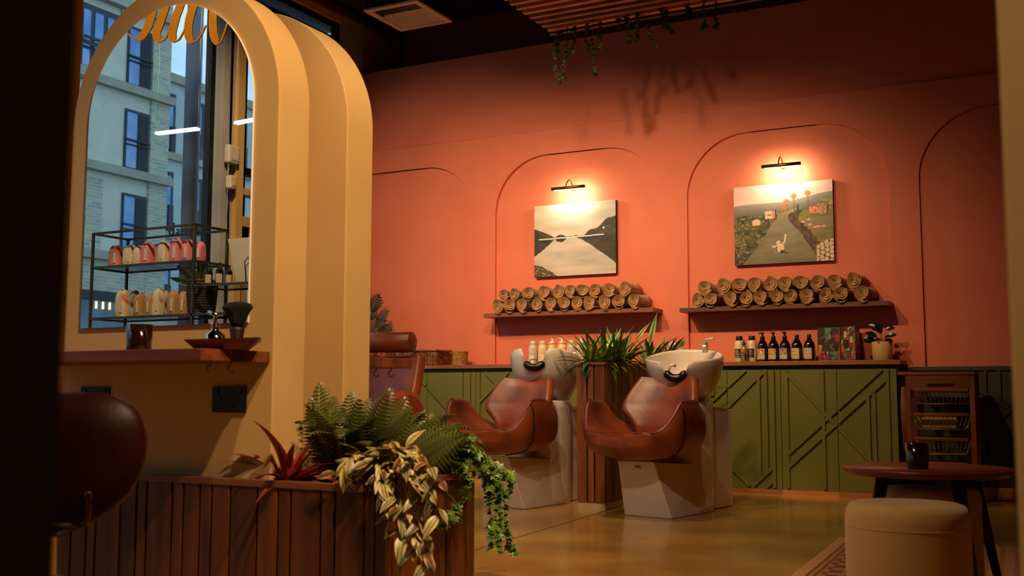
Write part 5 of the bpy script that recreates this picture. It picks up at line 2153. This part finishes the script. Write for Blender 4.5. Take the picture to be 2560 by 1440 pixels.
# ================================================================== BARBER CHAIR BEHIND THE SCREENS
bcy = 4.95
bxr = onY(1022, 950, bcy).x
bc = thing('barber_chair', 'brown leather barber chair with round headrest facing the rear arched screen', 'chair')
PH = .115
m = MB()
m.grid(lambda u, v: ((2*u-1)*(.245+.01*math.sin(math.pi*v)), .05+.16*v-.035*(1-(2*u-1)**2)*-1-.0, .50+.42*v-.02*(1-(2*u-1)**2)*(v > .9)), 14, 14)
m.build('backrest', LEATH, bc, True, solid=.075, sub=1)
MB().tube([(-.19, .175, 0.985), (-.185, .175, 0.985), (.185, .175, 0.985), (.19, .175, 0.985)], [.048, .058, .058, .048], 22).build('headrest', LEATH, bc, True)
for s in (-.06, .06):
    MB().tube([(s, .20, .88), (s, .19, .98)], .008, 8).build('headrest_post', CHROME, bc, True)
MB().box(-.245, .245, -.42, .06, .40, .50).build('seat', LEATH, bc, False, bevel=.03)
for s in (-1, 1):
    m = MB()
    pl_ = [(-.40, .42), (.12, .42), (.15, .52), (.12, .63), (.04, .70), (-.06, .715), (-.30, .68), (-.40, .60)]
    m.prism(pl_, 'x', s*.27-.035, s*.27+.035)
    m.build('armrest', LEATH, bc, False, bevel=.028)
MB().lathe([(.30, 0), (.31, .012), (.28, .03), (.06, .05), (.05, .38), (.14, .40)], 36, (0, -.15, 0)).build('pedestal', CHROME, bc, True)
MB().bar((-.18, -.62, .20), (.18, -.62, .20), .10, .02).bar((0, -.40, .40), (0, -.60, .21), .04, .02).build('footrest', CHROME, bc)
bc.location = (bxr-.275, bcy, 0)
bc.rotation_euler = (0, 0, R(4))

# ================================================================== STYLING CHAIR AT THE LEFT EDGE
sc0 = onW(112, 1200, 2.30)
stc = thing('styling_chair', 'dark brown leather styling chair with rounded back at the mirror ledge', 'chair', (sc0.x, sc0.y, 0))
bk0 = onW(118, 1158, 2.10)
tx_ = Vector((_rt.x, _rt.y, 0)).normalized()
ty_ = Vector((-tx_.y, tx_.x, 0))


def sback(u, v):
    th = 2*math.pi*u
    c, s = math.cos(th), math.sin(th)
    c, s = math.copysign(abs(c)**.62, c), math.copysign(abs(s)**.62, s)
    x, z = .188*c*v, .124*s*v
    if z < 0:
        x *= 1-.55*(-z/.124)**2
        z *= 1.05
    z += x*.06
    y = -.05*(1-v**4)+.22*x*x+.02*(z/.124)
    return bk0+tx_*x+ty_*y+Vector((0, 0, z))


MB().grid(sback, 44, 10, True).build('backrest', LEATHD, stc, True, solid=.05, sub=1)
MB().lathe([(.001, .50), (.17, .505), (.18, .475), (.15, .455)], 30, (sc0.x, sc0.y, 0)).build('seat_cushion', LEATHD, stc, True)
MB().lathe([(.26, 0), (.27, .010), (.24, .02), (.05, .03), (.035, .05), (.03, .40), (.09, .425)], 36, (sc0.x, sc0.y, 0)).build('pedestal', CHROME, stc, True)
pts = [onW(222, 1237, 1.98), onW(222, 1262, 1.98), onW(221, 1295, 1.98), onW(214, 1311, 1.98), onW(195, 1314, 1.98), onW(130, 1308, 2.0)]
MB().tube(pts, .0045, 8).lathe([(.001, -.008), (.007, -.005), (.008, 0), (.006, .006), (.001, .008)], 12, pts[0]).build('side_bar', BRASS, stc, True)
fp = onW(190, 1450, 1.95)
MB().box(fp.x-.14, fp.x+.02, fp.y-.06, fp.y+.02, fp.z-.012, fp.z).bar((sc0.x, sc0.y, .28), (fp.x-.06, fp.y-.02, fp.z-.006), .03, .012).build('footrest', CHROME, stc, bevel=.002)

# ================================================================== WHAT THE MIRROR SHOWS: DISPLAY RACK BY THE WINDOW


def vmap(m):
    m.v = [tuple(mir(p)) for p in m.v]
    return m


RN, RF, RT = 4.253, 4.505, 1.60
RX0, RX1 = -4.92, -4.15
RX2 = -3.40
sz1, sz2 = onY(240, 667, RN).z, onY(240, 794, RN).z
sz3 = onY(482, 712, RN).z
rk = thing('display_rack', 'bronze metal display rack with glass shelves and cut-out lettering, by the window', 'shelf', mir(((RX0+RX1)/2, (RN+RF)/2, 0)))
b = .013
for x in (RX0, RX1):
    for y in (RN, RF):
        vmap(MB().box(x-b/2, x+b/2, y-b/2, y+b/2, 0, RT)).build('post', BRONZE, rk)
for y in (RN, RF):
    vmap(MB().box(RX2-b/2, RX2+b/2, y-b/2, y+b/2, 0, sz3)).build('post', BRONZE, rk)


def rackring(x0, x1, z, t=.012):
    m = MB()
    for y in (RN, RF):
        m.box(x0, x1, y-b/2, y+b/2, z-t, z)
    for x in (x0, x1):
        m.box(x-b/2, x+b/2, RN, RF, z-t, z)
    return vmap(m)


rackring(RX0, RX1, RT).build('top_rail', BRONZE, rk)
SHG = glass('shelf_glass', (.80, .90, .90, 1), .3)
for x0, x1, z in ((RX0, RX1, sz1), (RX0, RX1, sz2), (RX1, RX2, sz3), (RX1, RX2, sz2), (RX0, RX1, .25)):
    rr = rackring(x0, x1, z).build('shelf_frame', BRONZE, rk)
    vmap(MB().box(x0+.009, x1-.009, RN+.009, RF-.009, z-.007, z-.001)).build('glass_shelf', SHG, rr)
# lettering on the rack
SIGN = paint('grey_sign_metal', S(84, 84, 76), None, 4, rough=.4, metal=.4)


def text_mesh(txt, size, depth):
    c = bpy.data.curves.new('lettering', 'FONT')
    c.body = txt
    c.size = size
    c.extrude = depth
    o = bpy.data.objects.new('lettering', c)
    col.objects.link(o)
    bpy.context.view_layer.update()
    dg = bpy.context.evaluated_depsgraph_get()
    me = bpy.data.meshes.new_from_object(o.evaluated_get(dg))
    bpy.data.objects.remove(o)
    return me


la = onY(420, 584, RF)
lb_ = onY(520, 578, RF)
for txt, sz, x0 in (('d', .105, la.x), ('avines', .072, la.x+.062)):
    me = text_mesh(txt, sz, .003)
    me.materials.clear()
    me.materials.append(SIGN)
    # virtual text stands upright in the plane y=RF, then is mirrored into the room
    for v in me.vertices:
        x, y, z = v.co
        p = mir((x0+x, RF+z, RT+y-.002))
        v.co = p
    me.flip_normals()
    o = bpy.data.objects.new('lettering', me)
    col.objects.link(o)
    adopt(o, rk)

# paper bags


def bag_mesh(seed, w, h, d):
    rg = random.Random(seed)
    prof = [(0, 1, 1), (.02, 1.02, 1.03), (.3, 1.03, 1.06), (.6, 1.0, 1.02), (.78, .98, .94), (.87, .93, .72), (.94, .82, .48), (.985, .66, .32), (1.0, .40, .16)]
    m = MB()
    n = 24
    vs = []
    for t, sx, sy in prof:
        for j in range(n):
            a = 2*math.pi*j/n
            c, s = math.cos(a), math.sin(a)
            x = w/2*sx*math.copysign(abs(c)**.45, c)
            y = d/2*sy*math.copysign(abs(s)**.45, s)
            k = .0035*rg.uniform(-1, 1)*(.3+t)
            vs.append((x+k, y+k*1.2, h*t+(.006*math.sin(c*3+seed) if t > .8 else 0)))
    fs = [(i*n+j, i*n+(j+1) % n, (i+1)*n+(j+1) % n, (i+1)*n+j) for i in range(len(prof)-1) for j in range(n)]
    fs += [tuple(range(n-1, -1, -1)), tuple((len(prof)-1)*n+j for j in range(n))]
    return m.add(vs, fs)


PINK = paint('pink_paper', S(226, 132, 116), S(214, 116, 102), 10, .2, 40, rough=.7)
CREP = paint('cream_patterned_paper', S(222, 190, 144), S(192, 150, 110), 9, .2, 40, lo=.5, hi=.62, rough=.7)
KRAF = paint('kraft_paper', S(192, 142, 76), S(170, 118, 58), 12, .2, 40, rough=.8)
PATT = paint('pink_patterned_paper', S(226, 196, 140), S(220, 96, 84), 7, .2, 40, lo=.52, hi=.56, rough=.7)
LABL = paint('bag_label', S(232, 214, 184), S(214, 194, 162), 30, 0, rough=.7)
COLN = {PINK: 'plain pink', CREP: 'cream patterned', KRAF: 'brown kraft', PATT: 'pink blotched cream'}
TOPB = [(388, 515, 380, PINK, 0), (522, 566, 400, PINK, 1), (562, 685, 365, CREP, 0), (690, 780, 380, CREP, 0), (783, 905, 335, PINK, 0), (930, 990, 360, PINK, 1), (990, 1112, 320, CREP, 0), (1110, 1135, 378, PINK, 1), (1140, 1262, 295, PINK, 0), (1285, 1405, 310, PINK, 0), (1418, 1545, 335, PINK, 0)]
LOWB = [(465, 610, 930, PATT, 0), (612, 735, 938, PATT, 1), (692, 805, 968, KRAF, 0), (830, 930, 972, KRAF, 0), (930, 1032, 912, PATT, 0), (1036, 1112, 925, PATT, 1), (1112, 1235, 935, KRAF, 0), (1255, 1345, 945, KRAF, 0)]
seen = {}
for lst, zs, row in ((TOPB, sz1, 'upper'), (LOWB, sz2, 'lower')):
    for i, (xa, xb, yt, mt, bk) in enumerate(lst):
        Yv = RN+.075+.095*bk
        pa, pb = onY(200+xa/4.966, 540+yt/4.966, Yv), onY(200+xb/4.966, 540+yt/4.966, Yv)
        w = max(.045, (pb.x-pa.x)*.80)
        h = pa.z-zs
        key = (mt.name, row)
        seen[key] = seen.get(key, 0)+1
        t = thing('paper_bag', '%s paper pouch with folded top on the %s shelf of the display rack' % (COLN[mt], row), 'bag', group='%s pouches on the %s rack shelf' % (COLN[mt], row))
        bo = bag_mesh(i*7+len(row), w, h, .062).build('pouch', mt, t, True)
        MB().box(w*.5-w*.34, w*.5-w*.06, .0325, .0345, h*.18, h*.66).build('label', LABL, t)
        t.location = mir(((pa.x+pb.x)/2, Yv, zs))
        t.rotation_euler = (0, 0, R(rnd.uniform(-8, 8)))
# dark small bottles on the lower bay
for i, (xa, xb, yt) in enumerate(((511, 535, 661), (537, 563, 657), (564, 583, 663))):
    Yv = RN+.06+.02*i
    pa, pb = onY(xa, yt, Yv), onY(xb, yt, Yv)
    lbs = ['small dark amber bottle with cream label at the post end of the rack bay', 'small dark amber bottle with cream label in the middle of three', 'small dark amber bottle with cream label beside the leaning board']
    t = bottle('dark', 0, 0, lbs[i], seed=300+i)
    t.location = mir(((pa.x+pb.x)/2, Yv, sz3))
    t.rotation_euler = (0, 0, R(150))
    s = (pa.z-sz3)/.192
    t.scale = (s*.86, s*.86, s)
# leaning cream board on a wire easel
Yv = RN+.15
cb = [onY(570, 583, Yv), onY(640, 577, Yv), onY(640, 697, Yv), onY(592, 697, Yv)]
zb_ = cb[2].z-sz3
t = thing('display_board', 'plain cream display board leaning on a wire easel in the rack bay', 'board', mir((cb[3].x+.05, Yv, sz3)))
m = MB().prism([(p.x, p.z-zb_) for p in cb], 'y', Yv, Yv+.010)
vmap(m).build('board', paint('cream_card', S(206, 186, 148), None, 4, rough=.8), t)
e = [onY(616, 697, Yv-.03), onY(612, 640, Yv-.02), onY(620, 628, Yv-.02), onY(628, 640, Yv-.02), onY(630, 697, Yv-.03)]
for p in e:
    p.z -= zb_
    p.z = max(p.z, sz3+.003)
vmap(MB().tube(e, .003, 6)).build('wire_easel', BRONZE, t, True)
# plant in a dark basket between the posts
Yv = RN+.13
pc = onY(505, 760, Yv)
q = mir((pc.x, Yv, sz2))
t = thing('basket_plant', 'long leaved plant in a dark woven basket on the rack', 'plant', q)
m = MB()
for k in range(14):
    rr = .066+.016*k/13
    m.tube([(q.x+rr*math.cos(2*math.pi*i/26), q.y+rr*math.sin(2*math.pi*i/26), sz2+.008+k*.0135) for i in range(27)], .0078, 5, False)
m.lathe([(.06, 0), (.075, .17), (.07, .17), (.06, .14), (.001, .14)], 22, (q.x, q.y, sz2))
m.build('woven_pot', paint('dark_wicker', S(84, 62, 34), S(52, 36, 18), 40, .3, 60, rough=.7), t, True)
for (px, py) in ((410, 686), (430, 655), (505, 655), (530, 665), (455, 700), (490, 650), (545, 690), (470, 662)):
    tip = mir(onY(px, py, Yv))
    bpt = q+Vector((0, 0, .15))
    dd = tip-bpt
    L = dd.length
    inst('leaf', DM[5], frame(bpt, dd, (.2, 1, .35), (1.0, L/.26, L/.26)), t)
q2 = mir((onY(520, 805, Yv).x, Yv, .25))
t = thing('basket_plant', 'low leafy plant on the bottom shelf of the display rack', 'plant', (q2.x, q2.y, .25))
MB().lathe([(.06, .0), (.07, .20), (.065, .20), (.05, .17), (.001, .17)], 20, (q2.x, q2.y, .25)).build('pot', paint('dark_wicker', S(84, 62, 34)), t, True)
for i in range(16):
    inst('leaf', DM[i % 6], frame((q2.x, q2.y, .43), rdir(rnd, 15, 75), (0, 0, 1), rnd.uniform(.8, 1.1)), t)

# gold script letters hanging in front of the window
WS = 5.2
gs = thing('gold_script_sign', 'polished gold script letters hanging near the window', 'sign', mir(onW(445, 60, WS)))
strokes = [[(790, -120), (762, 40), (735, 150), (702, 235), (648, 300), (592, 290), (560, 262)],
           [(905, -120), (850, 60), (806, 190), (782, 262), (800, 310), (838, 312), (872, 262), (905, 208)],
           [(1020, -120), (975, 20), (930, 150), (905, 255), (918, 308), (952, 312), (988, 258), (1016, 200)],
           [(1120, -120), (1075, 30), (1040, 150), (1030, 250), (1048, 312), (1086, 322), (1130, 272), (1168, 196)],
           [(1250, -120), (1228, 60), (1222, 180), (1232, 280), (1258, 332), (1284, 322), (1312, 255), (1336, 180)]]
for st in strokes:
    pts = [Vector((140+x/3.122, y/3.122, 0)) for x, y in st]
    pp = poly(pts, 6)
    left, right = [], []
    n = len(pp)
    for i, p in enumerate(pp):
        d = (pp[min(i+1, n-1)]-pp[max(i-1, 0)]).normalized()
        nr = Vector((-d.y, d.x, 0))
        th = math.atan2(d.y, d.x)
        w = 2.0+8.2*max(0, math.sin(th))**.8
        if i > n-10:
            w = max(1.4, w)
        left.append(p+nr*w)
        right.append(p-nr*w)
    outl = left+right[::-1]
    m = MB()
    fr_ = [onW(p.x, p.y, WS) for p in left], [onW(p.x, p.y, WS) for p in right]
    bk_ = [onW(p.x, p.y, WS)+_fw*.012 for p in left], [onW(p.x, p.y, WS)+_fw*.012 for p in right]
    vs = fr_[0]+fr_[1]+bk_[0]+bk_[1]
    fs = []
    for i in range(n-1):
        a, b2_, c, d = i, i+n, i+2*n, i+3*n
        fs += [(a, a+1, b2_+1, b2_), (c, d, d+1, c+1), (a, c, c+1, a+1), (b2_, b2_+1, d+1, d)]
    fs += [(0, n, 3*n, 2*n), (n-1, 3*n-1, 4*n-1, 2*n-1)]
    m.add(vs, fs)
    vmap(m).build('script_letter', GOLD, gs)
    tp = mir(onW(pp[0].x, pp[0].y, WS))
    MB().tube([tp, (tp.x, tp.y, ZC)], .0012, 4).build('hanging_wire', BLACK, gs)

# two glowing strips put in for lamp reflections in the window glass
for (a, b), lb in zip((((392, 334), (495, 322)), ((590, 308), (650, 296))), ('glowing white strip over the display rack standing for a lamp reflected in window glass', 'glowing white strip towards the entrance door standing for a lamp reflected in window glass')):
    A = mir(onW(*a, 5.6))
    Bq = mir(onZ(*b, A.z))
    t = thing('lamp_reflection_strip', lb, 'lamp', (A+Bq)/2)
    MB().bar(A, Bq, .03, .012).build('light_strip', emit('lamp_reflection_glow', (1, .95, .88, 1), 5), t)
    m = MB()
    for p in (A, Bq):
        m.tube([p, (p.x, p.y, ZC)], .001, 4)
    m.build('hanging_wire', GREYM, t)  # wires added to carry the reflection strips
